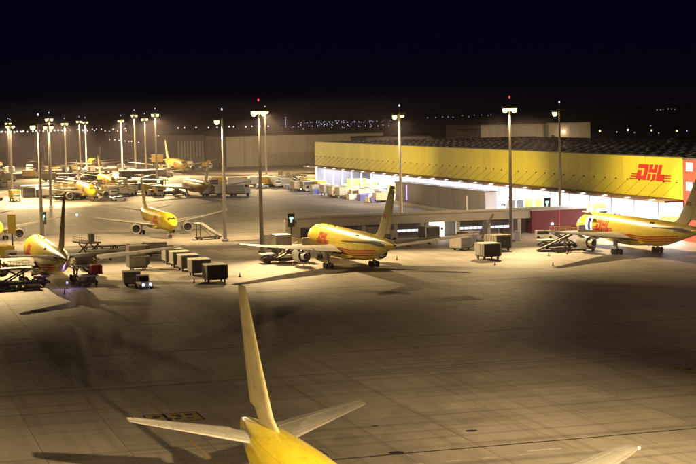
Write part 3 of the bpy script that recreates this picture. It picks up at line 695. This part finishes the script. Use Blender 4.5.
proto('cart', p_cart())
def p_dolly():
    t = thing('flat_dolly', '', 'dolly')
    part('deck', MB().box(-1.6,1.6,-1.25,1.25,.42,.6).box(-1.65,-1.55,-1.3,1.3,.4,.78).box(1.55,1.65,-1.3,1.3,.4,.78), 'dark_metal', t)
    r = MB()
    for k in range(7): r.tube((-1.5,-1.05+k*.35,.64),(1.5,-1.05+k*.35,.64),.06,n=6)
    part('roller_bed', r, 'bare_metal', t); part('tow_bar', MB().bar((1.6,0,.45),(2.9,0,.3),.1,.1), 'dark_metal', t)
    wheels(t, ((-1.2,-.9),(1.2,-.9),(-1.2,.9),(1.2,.9)), .25); return t
proto('dolly', p_dolly())
def p_uld(m, name='freight_container'):
    t = thing(name, '', 'container')
    prof = [(-1.55,0),(1.1,0),(1.58,.55),(1.58,1.62),(-1.55,1.62)]
    part('shell', MB().loft([[(x,-1.2,z) for x,z in prof],[(x,1.2,z) for x,z in prof]]), m, t)
    part('door_panel', MB().box(-1.42,.95,-1.235,-1.205,.1,1.5), 'container_grey', t)
    part('edge_frame', MB().box(-1.58,1.6,-1.25,-1.21,1.52,1.66).box(-1.6,-1.5,-1.25,-1.21,0,1.52), 'bare_metal', t)
    return t
proto('uld_grey', p_uld('container_grey')); proto('uld_white', p_uld('dirty_white')); proto('uld_blue', p_uld('container_blue')); proto('uld_dark', p_uld('container_dark'))
def p_tractor():
    t = thing('tow_tractor', '', 'tractor')
    part('body', MB().box(-.85,.85,-1.5,1.5,.35,.95,.08).box(-.8,.8,-1.45,-.35,.95,1.15,.06), 'white_paint', t)
    part('cab', MB().bar((-.75,-.25,.95),(-.75,-.1,1.9),.08,.08).bar((.75,-.25,.95),(.75,-.1,1.9),.08,.08).bar((-.75,1.0,.95),(-.75,1.0,1.9),.08,.08).bar((.75,1.0,.95),(.75,1.0,1.9),.08,.08).box(-.82,.82,-.25,1.1,1.88,1.98), 'white_paint', t)
    part('windscreen', MB().add([(-.7,-.24,1.0),(.7,-.24,1.0),(.7,-.12,1.85),(-.7,-.12,1.85)],[(0,1,2,3)]), 'glass', t)
    part('seat', MB().box(-.5,.5,.4,.9,.95,1.1).box(-.5,.5,.8,.95,1.1,1.6), 'black', t)
    for s in (-.55,.55): part('headlight', MB().lathe((s,-1.52,.75),(0,-1,0),[(0,.15),(.06,.15),(.1,0)],10), 'headlight', t, smooth=True)
    wheels(t, ((-.8,-1.0),(.8,-1.0),(-.8,1.0),(.8,1.0)), .36, .26); return t
proto('tractor', p_tractor())
def p_truck(m, name='box_truck'):
    t = thing(name, '', 'truck')
    cab = [[(-1.1,-3.6,.5),(1.1,-3.6,.5),(1.1,-1.9,.5),(-1.1,-1.9,.5)],[(-1.1,-3.6,1.5),(1.1,-3.6,1.5),(1.1,-1.9,1.5),(-1.1,-1.9,1.5)],[(-1.02,-3.3,2.5),(1.02,-3.3,2.5),(1.02,-1.9,2.5),(-1.02,-1.9,2.5)]]
    part('cab', MB().loft(cab), 'white_paint', t); part('windscreen', MB().add([(-.95,-3.6,1.55),(.95,-3.6,1.55),(.9,-3.33,2.35),(-.9,-3.33,2.35)],[(0,1,2,3)]), 'glass', t)
    part('cargo_box', MB().box(-1.25,1.25,-1.75,3.6,.95,3.4,.06), m, t); part('chassis', MB().box(-.9,.9,-3.4,3.5,.55,.9), 'dark_metal', t)
    for s in (-.8,.8): part('headlight', MB().box(s-.18,s+.18,-3.66,-3.61,.8,1.0), 'glass', t)
    wheels(t, ((-1,-2.8),(1,-2.8),(-1,2.2),(1,2.2)), .48, .3); return t
proto('truck_white', p_truck('white_paint')); proto('truck_yellow', p_truck('equip_yellow')); proto('truck_grey', p_truck('container_grey'))
def p_car(m, van=False):
    t = thing('van' if van else 'car', '', 'car')
    h = 1.9 if van else 1.42
    prof = [(-2.25,.3),(-2.25,.85),(-1.3,1.0),(-.6 if not van else -1.2,h),(1.5 if not van else 2.2,h),(2.2,.95),(2.25,.3)]
    part('body', MB().loft([[(-.88,y,z) for y,z in prof],[(.88,y,z) for y,z in prof]]), m, t)
    a, b = (-.55, 1.4) if not van else (-1.1, 1.6)
    for s in (-1,1): part('side_window', MB().add([(s*.892,-1.1,1.02),(s*.892,1.75,1.02),(s*.892,b,h-.12),(s*.892,a,h-.12)],[(0,1,2,3)]), 'glass', t)
    part('windscreen', MB().add([(-.8,-1.28,1.03),(.8,-1.28,1.03),(.78,a-.12,h-.08),(-.78,a-.12,h-.08)],[(0,1,2,3)]), 'glass', t)
    for s in (-.62,.62): part('headlight', MB().box(s-.18,s+.18,-2.3,-2.26,.62,.78), 'bare_metal', t)
    for s in (-.62,.62): part('tail_light', MB().box(s-.16,s+.16,2.26,2.29,.65,.85), 'red_paint', t)
    wheels(t, ((-.8,-1.4),(.8,-1.4),(-.8,1.4),(.8,1.4)), .33, .22); return t
proto('car_dark', p_car('car_dark')); proto('car_silver', p_car('car_silver')); proto('van_white', p_car('white_paint', True))
def p_loader():     # main-deck loader: two lifting platforms on scissors, operator stand
    t = thing('cargo_loader', '', 'loader')
    part('chassis', MB().box(-1.7,1.7,-5.2,4.6,.5,.95,.06), 'dark_metal', t)
    for s in (-1.3,1.3):
        sc_ = MB().bar((s,-1.8,1.0),(s,2.6,3.2),.16,.26).bar((s,2.6,1.0),(s,-1.8,3.2),.16,.26)
        sc_.bar((s,-4.9,1.0),(s,-2.3,1.7),.14,.22).bar((s,-2.3,1.0),(s,-4.9,1.7),.14,.22)
        part('scissor_lift', sc_, 'dark_metal', t)
    pl = part('main_platform', MB().box(-1.75,1.75,-2.2,4.7,3.2,3.5,.04), 'container_grey', t)
    part('rear_platform', MB().box(-1.75,1.75,-5.3,-2.3,1.7,1.95,.04), 'white_paint', t)
    for s in (-1.72,1.72):
        rl_ = MB()
        for k in range(7): rl_.tube((s,-2.0+k*1.1,3.5),(s,-2.0+k*1.1,4.5),.035,n=6)
        rl_.tube((s,-2.0,4.5),(s,4.6,4.5),.04,n=6).tube((s,-2.0,4.0),(s,4.6,4.0),.03,n=6)
        part('handrail', rl_, 'equip_yellow', t)
    part('operator_cab', MB().box(1.8,2.7,3.0,4.4,3.0,5.0,.08).box(1.82,2.68,2.9,2.97,3.9,4.8), 'dirty_white', t)
    wheels(t, ((-1.5,-4),(1.5,-4),(-1.5,3.6),(1.5,3.6),(-1.5,2.5),(1.5,2.5)), .45, .35); return t
proto('loader', p_loader())
def p_belt():
    t = thing('belt_loader', '', 'loader')
    part('chassis', MB().box(-.9,.9,-2.6,2.6,.4,.95,.08).box(-.85,-.1,-2.2,-1.2,.95,1.5,.05), 'white_paint', t)
    part('conveyor', MB().bar((.2,-3.8,.8),(.2,4.2,3.3),.95,.28), 'dark_metal', t)
    part('side_rail', MB().bar((-.32,-3.8,.98),(-.32,4.2,3.48),.06,.2), 'equip_yellow', t); part('side_rail', MB().bar((.72,-3.8,.98),(.72,4.2,3.48),.06,.2), 'equip_yellow', t)
    wheels(t, ((-.8,-1.7),(.8,-1.7),(-.8,1.7),(.8,1.7)), .36, .24); return t
proto('belt', p_belt())
def p_steps():
    t = thing('boarding_steps', '', 'steps')
    part('chassis', MB().box(-1.0,1.0,-3.4,3.0,.4,.75), 'dark_metal', t)
    fl = part('stair_flight', MB().bar((-.85,-3.6,.6),(-.85,2.0,4.2),.08,.4).bar((.85,-3.6,.6),(.85,2.0,4.2),.08,.4), 'white_paint', t)
    tr_ = MB().box(-.8,.8,-.15,.15,-.03,.03).mesh('tread', 'bare_metal')
    for k in range(16): link('tread', tr_, fl, (0,-3.4+k*.34,.75+k*.22))
    part('platform', MB().box(-1,1,2.0,3.6,4.1,4.25), 'white_paint', t)
    part('support', MB().bar((-.8,2.6,.7),(-.8,2.6,4.1),.14,.14).bar((.8,2.6,.7),(.8,2.6,4.1),.14,.14).bar((-.8,-.5,.7),(-.8,2.6,3.6),.1,.1), 'dark_metal', t)
    part('handrail', MB().bar((-.95,-3.6,1.6),(-.95,2.0,5.2),.05,.05).bar((.95,-3.6,1.6),(.95,2.0,5.2),.05,.05).bar((-.95,2,5.2),(-.95,3.6,5.2),.05,.05).bar((.95,2,5.2),(.95,3.6,5.2),.05,.05), 'dark_metal', t)
    wheels(t, ((-.85,-2.6),(.85,-2.6),(-.85,2.4),(.85,2.4)), .34, .22); return t
proto('steps', p_steps())
def p_sign():
    t = thing('stand_sign', '', 'sign')
    part('post', MB().tube((0,0,0),(0,0,4.6),.22,.18,10), 'dark_metal', t, smooth=True)
    bx = part('display_box', MB().box(-.75,.75,-.4,.4,4.5,7.4,.06), 'black', t)
    part('display', MB().box(-.42,.42,-.44,-.41,6.2,6.75).box(-.16,.16,-.44,-.41,5.5,6.2), 'green_sign', bx)
    part('hood', MB().box(-.85,.85,-.75,.42,7.42,7.52), 'black', t); return t
proto('sign', p_sign())
def p_cone():
    t = thing('traffic_cone', '', 'cone')
    part('base', MB().box(-.22,.22,-.22,.22,0,.05), 'rubber', t)
    part('cone', MB().lathe((0,0,.05),(0,0,1),[(0,.17),(.45,.09),(.85,.03),(.86,0)],10), 'orange', t, smooth=True)
    part('reflective_band', MB().lathe((0,0,.05),(0,0,1),[(.35,.115),(.55,.08)],10), 'white_paint', t); return t
proto('cone', p_cone())

# cart train left of the centre airliner
for n, (y, lb) in enumerate(((280.6,'nearest covered cart of the train left of the centre airliner, dark curtain facing us'),(293.8,'second covered cart from the front of the cart train'),(303.8,'third covered cart from the front of the cart train'),(312.4,'fourth covered cart from the front of the cart train'),(320.2,'farthest covered cart of the cart train'))):
    place('cart', lb, 'cart', (61.0+random.uniform(-.2,.2), y+1.9, 0), 0, 'train of covered carts', 1.14 if n == 0 else 1.1)
place('tractor', 'tow tractor with hood towards us ahead of the cart train', 'tractor', (61.2, 330.5, 0), 0)
# right hand carts
place('cart', 'covered cart with dark curtain right of the centre airliner wing', 'cart', (121, 299.5, 0), .05, None, 1.15)
place('cart', 'dark covered cart just behind the one right of the centre wing', 'cart', (130.2, 316.5, 0), .2, None, 1.2)
for n, (x, y) in enumerate(((124, 322), (127.5, 329), (131, 336))):
    place('uld_white', ['white container nearest the raised conveyor', 'white container in the middle of the row by the conveyor', 'white container farthest in the row by the conveyor'][n], 'container', (x, y, .62), .5, None, 1.35)
    place('dolly', ['dolly under the white container nearest the conveyor', 'dolly under the middle white container by the conveyor', 'dolly under the farthest white container by the conveyor'][n], 'dolly', (x, y, 0), .5, None)
cv = thing('raised_conveyor', 'pale conveyor boom raised steeply behind the right hand carts', 'conveyor', (133.4, 334, 0), -.15)
part('chassis', MB().box(-1.2,1.2,-2,2,.4,1.2,.1), 'dirty_white', cv); part('boom', MB().bar((0,0,1.0),(2.9,.6,6.6),.5,.35), 'dirty_white', cv)
wheels(cv, ((-1,-1.4),(1,-1.4),(-1,1.4),(1,1.4)), .4, .26)
place('truck_grey', 'grey truck parked by the columns right of the centre airliner fin', 'truck', (116, 352.5, 0), 1.4)
place('cart', 'dark cart left of the white lit roller door', 'cart', (127.4, 352, 0), .1, None, 1.1)
place('van_white', 'white van in front of the maroon shed', 'van', (152.0, 341, 0), 1.1)
place('truck_white', 'white truck behind the left wing of the centre airliner', 'truck', (89.5, 345, 0), 1.5)
place('dolly', 'flat dolly before the white truck by the left wing', 'dolly', (85.8, 330, 0), .2)
place('uld_grey', 'grey container on the dolly before the white truck', 'container', (85.8, 330, .7), .2)
place('belt', 'belt loader beside the left engine of the centre airliner', 'loader', (84.0, 318.5, 0), -.7)
ld = place('loader', 'cargo loader raised at the nose of the centre airliner', 'loader', (86.6, 315.5, 0), -math.pi/2+.0)
ld.location = (82.5, 313.5, 0)
place('uld_grey', 'grey container on the raised loader by the centre airliner nose', 'container', (81.6, 313.5, 3.55), math.pi/2, None, 1.35)
place('steps', 'boarding steps right of the airliner that faces the camera', 'steps', (80.6, 380, 0), 1.9)
place('truck_white', 'pale low truck left of the cart train', 'truck', (61.5, 341, 0), 1.57, None, .9)
for n, x in enumerate((54.2, 57.6, 61.0, 50.6)):
    place('dolly', ['second empty dolly from the left in the row beyond the stacked containers', 'third empty dolly from the left in that row', 'rightmost empty dolly in the row beyond the stacked containers', 'leftmost empty dolly in that row'][n], 'dolly', (x, 367.5, 0), .08, 'row of empty dollies')
for n, (z, k) in enumerate(((.62,'uld_dark'),(2.75,'uld_dark'))):
    place(k, ['lower dark container of the pair right of the leftmost airliner', 'upper dark container of the pair right of the leftmost airliner'][n], 'container', (52.2, 313, z), .05, None, 1.3)
place('dolly', 'dolly carrying the pair of dark containers', 'dolly', (52.2, 313, 0), .05)
place('tractor', 'tow tractor with two bright headlights right of the leftmost airliner', 'tractor', (47.2, 277.6, 0), .15, None, 1.2)
place('dolly', 'dolly hitched behind the tractor with headlights', 'dolly', (46.0, 283.5, 0), 1.5)
place('uld_grey', 'grey container on the dolly behind the headlight tractor', 'container', (46.0, 283.5, .7), 1.5, None, 1.2)
place('loader', 'cargo loader under the right wing of the leftmost airliner', 'loader', (38.8, 291.5, 0), .0)
place('uld_white', 'white container on the loader right of the leftmost fuselage', 'container', (38.8, 293.5, 3.55), 0)
fr = thing('freight_pallet', 'red wrapped freight pallet beside the right engine of the leftmost airliner', 'pallet', (40.4, 288.6, 1.95), .1)
part('pallet', MB().box(-1.1,1.1,-1.3,1.3,.01,.14), 'dark_metal', fr); part('wrapped_load', MB().box(-1.0,1.0,-1.2,1.2,.15,1.7,.12), 'red_paint', fr); part('net_strap', MB().box(-1.03,1.03,-.2,-.05,.15,1.73).box(-1.03,1.03,.5,.65,.15,1.73), 'white_paint', fr)
wl_ = thing('work_lamp', 'small violet work lamp on the apron under the leftmost airliner', 'lamp', (34.6, 283.5, 0))
part('stand', MB().tube((0,0,0),(0,0,.9),.05,.05,6).box(-.3,.3,-.3,.3,0,.06), 'dark_metal', wl_); part('lamp', MB().lathe((0,0,.9),(0,0,1),[(0,.1),(.15,.2),(.35,.16),(.4,0)],10), 'violet_tube', wl_, smooth=True)
add_light('violet_light', 'POINT', (0,-.2,1.5), 150, (.62,.42,1), wl_, radius=.2)
place('loader', 'cargo loader under the left wing of the leftmost airliner', 'loader', (27.2, 292.0, 0), math.pi/2+.05)
place('dolly', 'flat dolly by the left engine of the leftmost airliner', 'dolly', (24.4, 285, 0), .0)
place('dolly', 'flat dolly beside the loader under the leftmost left wing', 'dolly', (28.6, 284.4, 0), .0)
place('cart', 'dark cart behind the left wing of the leftmost airliner', 'cart', (24.0, 322, 0), .1, None, 1.2)
place('truck_yellow', 'yellow truck behind the left wing of the leftmost airliner', 'truck', (29.5, 345, 0), .3)
place('loader', 'cargo loader standing beyond the nose of the leftmost airliner', 'loader', (47.0, 344, 0), .3)
ls = thing('light_panel', 'pale yellow panel on a dark post at the left edge', 'sign', (33.3, 372, 0))
part('post', MB().tube((0,0,0),(0,0,4),.2), 'dark_metal', ls); part('panel', MB().box(-.9,.9,-.2,.2,4,8.4,.05), 'equip_yellow', ls)
place('sign', 'stand display with green light behind the leftmost airliner', 'sign', (42.6, 392, 0), -.2)
place('sign', 'black stand display on a post left of the service building', 'sign', (97.2, 368, 0), -.2) if False else place('sign', 'black stand display on a post left of the service building', 'sign', (93.6, 350, 0), -.2)
place('sign', 'stand display above the maroon shed roof', 'sign', (166.6, 372, 0), -.4)
bo = thing('equipment_cabinet', 'white cabinet beside the mast before the service building', 'cabinet', (143.6, 337.5, 0))
part('cabinet', MB().box(-.55,.55,-.4,.4,.15,2.4,.05), 'white_paint', bo); part('plinth', MB().box(-.7,.7,-.55,.55,0,.15), 'clad_grey', bo)
bo = thing('equipment_cabinet', 'dark cabinet left of the mast before the service building', 'cabinet', (139.8, 338, 0))
part('cabinet', MB().box(-.5,.5,-.4,.4,.15,3.2,.05), 'dark_metal', bo); part('plinth', MB().box(-.6,.6,-.5,.5,0,.15), 'clad_grey', bo)
for n, (x, y) in enumerate(((126.6,280.3),(134.5,299.8),(81.7,305),(83.6,303.6),(67.2,289.1),(104.1,306.9),(139.6,302),(117.6,287.5),(33.2,276),(57.5,284))):
    place('cone', 'small orange cone on the apron around the parked airliners', 'cone', (x, y, 0), 0, 'cones around the parked airliners', 1.0)

# right airliner: open cargo door, loader
dr = part('cargo_door', MB().loft([[(-2.3-.9*math.sin(a), OS-s, 7.1+2.6*math.sin(a)*.55+0.9*math.cos(a)-.9) for a in (0,.5,1.0,1.4)]+[(-2.3-.9*math.sin(a), OS-s, 6.98+2.6*math.sin(a)*.55+0.9*math.cos(a)-.9) for a in (1.4,1.0,.5,0)] for s in (8.6, 12.0)]), 'dirty_white', rt)
q = MB(); patch(q, lambda u, v: side_pt(-1, u, v, .02), 8.8, 11.9, 3.9, 6.7, 5, 6); part('door_glow_patch', q, 'window_lit', rt)  # glowing patch on the closed skin stands for the lit hold
q = MB(); patch(q, lambda u, v: side_pt(-1, u, v, .05), 9.9, 11.2, 3.95, 6.4, 3, 5); part('door_container', q, 'container_blue', rt)  # flat blue patch stands for the container inside the doorway
place('loader', 'cargo loader at the open door of the right edge airliner', 'loader', (144.8, 316.0, 0), -math.pi/2)
rm = thing('loading_ramp', 'sloping conveyor ramp left of the right edge airliner engine', 'ramp', (136.5, 309.6, 0), 0)
part('ramp', MB().bar((-.2,0,.35),(6.8,-1.5,3.5),1.1,.25), 'dark_metal', rm); part('leg', MB().bar((5.6,-1.3,.4),(5.6,-1.3,3.0),.4,.4), 'container_grey', rm)
part('skid', MB().box(0,10,-1.2,1.0,.12,.4), 'dark_metal', rm); wheels(rm, ((1,-1),(1,.8),(8,-1),(8,.8)), .25)
place('dolly', 'flat dolly under the ramp near the right edge airliner', 'dolly', (140.5, 307.0, 0), .1)
place('uld_blue', 'blue container by the main gear of the right edge airliner', 'container', (147.0, 307, .62), 1.0)
place('dolly', 'dolly under the blue container of the right edge airliner', 'dolly', (147, 307, 0), 1.0)
place('truck_grey', 'grey truck beyond the tail of the right edge airliner', 'truck', (163, 314, 0), .4)

# vehicles beyond the low building
for n, (k, x, y, lb, c) in enumerate((('truck_white', 103.5, 378, 'leftmost small truck seen over the service building roof', 'truck'), ('truck_white', 109.5, 379, 'second small truck over the service building roof', 'truck'),
        ('car_dark', 116, 382, 'dark car roof seen over the service building', 'car'), ('van_white', 123.5, 381, 'white van behind the centre airliner fin', 'van'), ('van_white', 152, 392, 'pale van near the end of the grey annex', 'van'), ('car_silver', 156.5, 394, 'silver car near the end of the grey annex', 'car'), ('car_silver', 160, 397, 'silver car farthest right by the annex end', 'car'))):
    place(k, lb, c, (x, y, 0), 1.3, None, 1.15)
# equipment crowd in front of the hall bays
LBL = {'uld_grey': 'grey freight container in the crowd before the lit hall bays', 'uld_white': 'white freight container in the crowd before the lit hall bays', 'uld_blue': 'blue freight container in the crowd before the lit hall bays',
       'cart': 'covered cart in the crowd before the lit hall bays', 'dolly': 'empty dolly in the crowd before the lit hall bays', 'tractor': 'tow tractor in the crowd before the lit hall bays', 'truck_yellow': 'yellow truck in the crowd before the lit hall bays'}
def crowd(x0, x1, y0, y1, n, kinds, zone):
    for _ in range(n):
        k = random.choice(kinds); x = random.uniform(x0, x1); y = random.uniform(y0, y1)
        place(k, LBL[k].replace('before the lit hall bays', zone), {'uld': 'container', 'car': 'cart', 'dol': 'dolly', 'tra': 'tractor', 'tru': 'truck'}[k[:3]], (x, y, .05), random.choice((0, math.pi/2, math.pi))+random.uniform(-.1,.1), k.split('_')[0]+' crowd '+zone, random.uniform(1.0, 1.35))
KK = ['uld_grey','uld_white','uld_white','uld_blue','cart','cart','dolly','tractor','truck_yellow']
crowd(163, 174.5, 500, 625, 90, KK, 'before the far left bays of the lit hall')
crowd(171.5, 174.5, 330, 418, 26, KK, 'under the canopy behind the maroon shed')
crowd(180, 195, 325, 600, 70, KK, 'inside the lit hall bays')
# far apron vehicles
FV = [('car_dark',85.5,573,'dark car parked left of its pair on the far apron'),('car_silver',89.5,572,'silver car parked right of the dark car on the far apron'),('truck_grey',126,586,'grey truck left in the truck row on the far apron'),('truck_white',131,583,'white truck in the far truck row'),('truck_grey',135,579,'grey truck at the right end of the far truck row'),
      ('van_white',108,604,'white van near the far shelter with bright lamps'),('car_dark',113,602,'dark car beside the white van on the far apron'),('car_silver',117,602,'silver car under the far airliner wing')]
for k, x, y, lb in FV: place(k, lb, 'truck' if 'truck' in k else 'car', (x, y, 0), random.uniform(1.1, 1.9), None, 1.2)
FL = {'truck_white': 'white truck in the hazy far apron traffic', 'truck_yellow': 'yellow truck in the hazy far apron traffic', 'cart': 'covered cart in the hazy far apron traffic', 'car_silver': 'silver car in the hazy far apron traffic', 'car_dark': 'dark car in the hazy far apron traffic', 'loader': 'loader in the hazy far apron traffic', 'truck_grey': 'grey truck in the hazy far apron traffic'}
def far(x0, x1, y0, y1, n, zone):
    for _ in range(n):
        k = random.choice(list(FL)); place(k, FL[k].replace('in the hazy far apron traffic', zone), 'truck' if 'truck' in k else 'car' if k[:4] == 'car_' else 'loader' if k == 'loader' else 'cart', (random.uniform(x0,x1), random.uniform(y0,y1), 0), random.choice((0, 1.57))+random.uniform(-.2,.2), k.split('_')[0]+' '+zone, 1.2)
far(66, 112, 598, 625, 16, 'among the carts by the small far airliner'); far(60, 130, 690, 740, 20, 'between the two far shelters'); far(140, 178, 632, 665, 26, 'left of the hall end')
far(60, 150, 770, 830, 16, 'in the hazy row beyond the shelters'); far(75, 190, 870, 950, 20, 'in the farthest hazy row'); far(28, 60, 585, 610, 6, 'at the left edge of the far apron')

# ------------------------------------------------------------------ distant lamps
pole_me = MB().tube((0,0,0),(0,0,8.8),.14,.1,6).bar((0,0,8.8),(1.2,0,9.0),.12,.12).mesh('pole', 'mast_steel')
def lamp_me(m, r): return MB().lathe((0,0,9), (0,0,1), [(-r,0),(-r*.7,r*.7),(0,r),(r*.7,r*.7),(r,0)], 8).mesh('lamp', m, True)
LM = {}
def dlamp(x, y, c, s=1.0, z=0):
    d = math.hypot(x, y); r = round(max(.3, d*.00028)*s, 1)
    m = {'w':'far_white','p':'far_pink','b':'far_blue','o':'far_orange'}[c]
    if (m, r) not in LM: LM[(m, r)] = lamp_me(m, r)
    lab = {'w':'warm white street lamp in the lights along the horizon','p':'pinkish street lamp in the lights along the horizon','b':'faint bluish town lamp along the horizon','o':'orange lamp on a pole behind the hall roof'}[c]
    t = thing('distant_lamp', lab, 'lamp', (x, y, z), 0, 'distant '+{'w':'white','p':'pink','b':'blue','o':'orange'}[c]+' lamps')
    link('pole', pole_me, t); link('lamp', LM[(m, r)], t, (0,0,0))
DL = [(226,2655,'w',1.8),(233,2655,'w',1.8),(235,2630,'w',1.8),(241,2591,'w',1.8),(253,2666,'w',1.8),(258,2664,'w',1.8),(265,2690,'w',1.8),(262,2596,'w',1.8),(273,2618,'w',1.8),(287,2699,'w',1.8),(286,2649,'w',1.8),(291,2629,'w',1.8),(310,2731,'w',1.8),(307,2662,'w',1.8),(321,2731,'w',1.8),(329,2748,'w',1.8),(331,2658,'p',1),(349,2745,'p',1),(359,2734,'p',1),(366,2718,'p',1),(383,2792,'p',1),(396,2812,'p',1),(408,2846,'p',1),(355,2387,'w',1),(352,2326,'w',1),(364,2326,'w',1),(378,2336,'w',1),(520,2670,'p',1.5),(534,2684,'p',1.5),(557,2698,'p',1.5),(559,2607,'p',1.6),(581,2641,'p',1.6),(621,2725,'p',1.6),(624,2704,'p',1.6),(631,2643,'p',1.6),(654,2694,'p',1.6),(664,2675,'p',1.6),(669,2638,'p',1.6),(650,2404,'b',1),(661,2416,'b',1),(741,2692,'b',1),(707,2519,'b',1),(698,2467,'b',1),(726,2533,'b',1),(817,2822,'b',1),(842,2873,'b',1),(749,2526,'b',1),(895,2985,'b',1),(944,3426,'b',1),(930,3326,'b',1),(973,3452,'b',1),(940,3287,'b',1),(996,3462,'b',1),(988,3402,'b',1),(1003,3405,'b',1),(961,3240,'b',1),(906,3023,'b',1),(973,3214,'b',1),(1001,3261,'b',1),(1001,3225,'b',1),(1015,3253,'b',1),(1021,3244,'b',1),(967,3040,'b',1),(1030,3198,'b',1),(1071,3307,'b',1),(1087,3324,'b',1),(669,2205,'b',1),(727,2364,'b',1),(712,2266,'b',1),(734,2300,'b',1),(729,2254,'b',1),(734,2239,'b',1),(785,2370,'b',1),(744,2219,'b',1),(756,2213,'b',1),(1605,4428,'b',1),(1661,4512,'b',1),(1744,4676,'b',1),(1727,4582,'b',1),(1680,4415,'b',1),(2089,5397,'b',1),(1768,4516,'b',1),(2212,5593,'b',1),(2236,5580,'b',1),(2027,4998,'b',1),(2307,5659,'b',1),(3908,7354,'w',1),(3823,7156,'w',1),(4484,8364,'w',1),(4679,8666,'w',1),(4742,8739,'w',1),(4377,8028,'w',1),(228,1506,'w',1),(228,1474,'w',1),(226,1437,'w',1),(223,1385,'w',1),(223,1365,'w',1),(223,1351,'w',1),(220,1298,'w',1),(309,1708,'w',1),(312,1713,'w',1),(314,1687,'w',1),(312,1664,'w',1),(323,1683,'w',1),(322,1657,'w',1),(325,1646,'w',1),(325,1629,'w',1),(332,1630,'w',1),(328,1600,'w',1),(823,3105,'b',1)]
for x, y, c, s in DL: dlamp(x, y, c, s)
for x, y in ((539,1105),(570,1120),(564,1070),(559,1023)): dlamp(x, y, 'o', 1.9, 3)
for x, y in ((522,1043),(517,1006),(514,965),(700,1330),(560,1010)): dlamp(x, y, 'b', 1.1, 3)
for _ in range(64):      # scattered town lamps
    az = R(17)+math.atan((random.triangular(275, 415, 330)-348)/1600); d = random.uniform(2100, 4200)
    dlamp(round(d*math.sin(az)), round(d*math.cos(az)), random.choice('bbbbp'), random.uniform(.55, .85))
for _ in range(26):
    az = R(17)+math.atan((random.uniform(0, 130)-348)/1600); d = random.uniform(2500, 2900)
    dlamp(round(d*math.sin(az)), round(d*math.cos(az)), random.choice('wwp'), random.uniform(.8, 1.5))
lt = thing('lit_tower', 'thin tower dotted with white lights on the horizon', 'tower', (823, 3105, 0))
part('shaft', MB().bar((0,0,0),(0,0,24),3,3), 'clad_dark', lt)
for k in range(6): part('lamp', MB().lathe((0,-2.2,4+k*3.6),(0,0,1),[(-.9,0),(-.5,.8),(.5,.8),(.9,0)],8), 'far_blue', lt)
hl = part('hills', MB().add([(x, 11500, -.3) for x in range(-9000, 13001, 500)]+[(x, 11800, 14+16*math.sin(x*.0011)+9*math.sin(x*.0031+1)) for x in range(-9000, 13001, 500)]+[(x, 12800, -.3) for x in range(-9000, 13001, 500)],
    [(k,k+1,k+46,k+45) for k in range(44)]+[(k+45,k+46,k+91,k+90) for k in range(44)]), 'grass_field', smooth=True); hl['kind'] = 'structure'

# ------------------------------------------------------------------ the night air
if HAZE:
    hz = part('haze', MB().box(-14100, 14100, -2100, 13100, -1.5, 35.5), 'bed'); hz['kind'] = 'stuff'
    hm = bpy.data.materials.new('haze_air'); hm.use_nodes = True; nt = hm.node_tree; nt.nodes.clear()
    out = nt.nodes.new('ShaderNodeOutputMaterial'); pv = nt.nodes.new('ShaderNodeVolumePrincipled')
    pv.inputs['Color'].default_value = (.86, .75, .92, 1); pv.inputs['Density'].default_value = HAZE_DENSITY; pv.inputs['Anisotropy'].default_value = .35
    nt.links.new(pv.outputs[0], out.inputs['Volume']); hz.data.materials[0] = hm
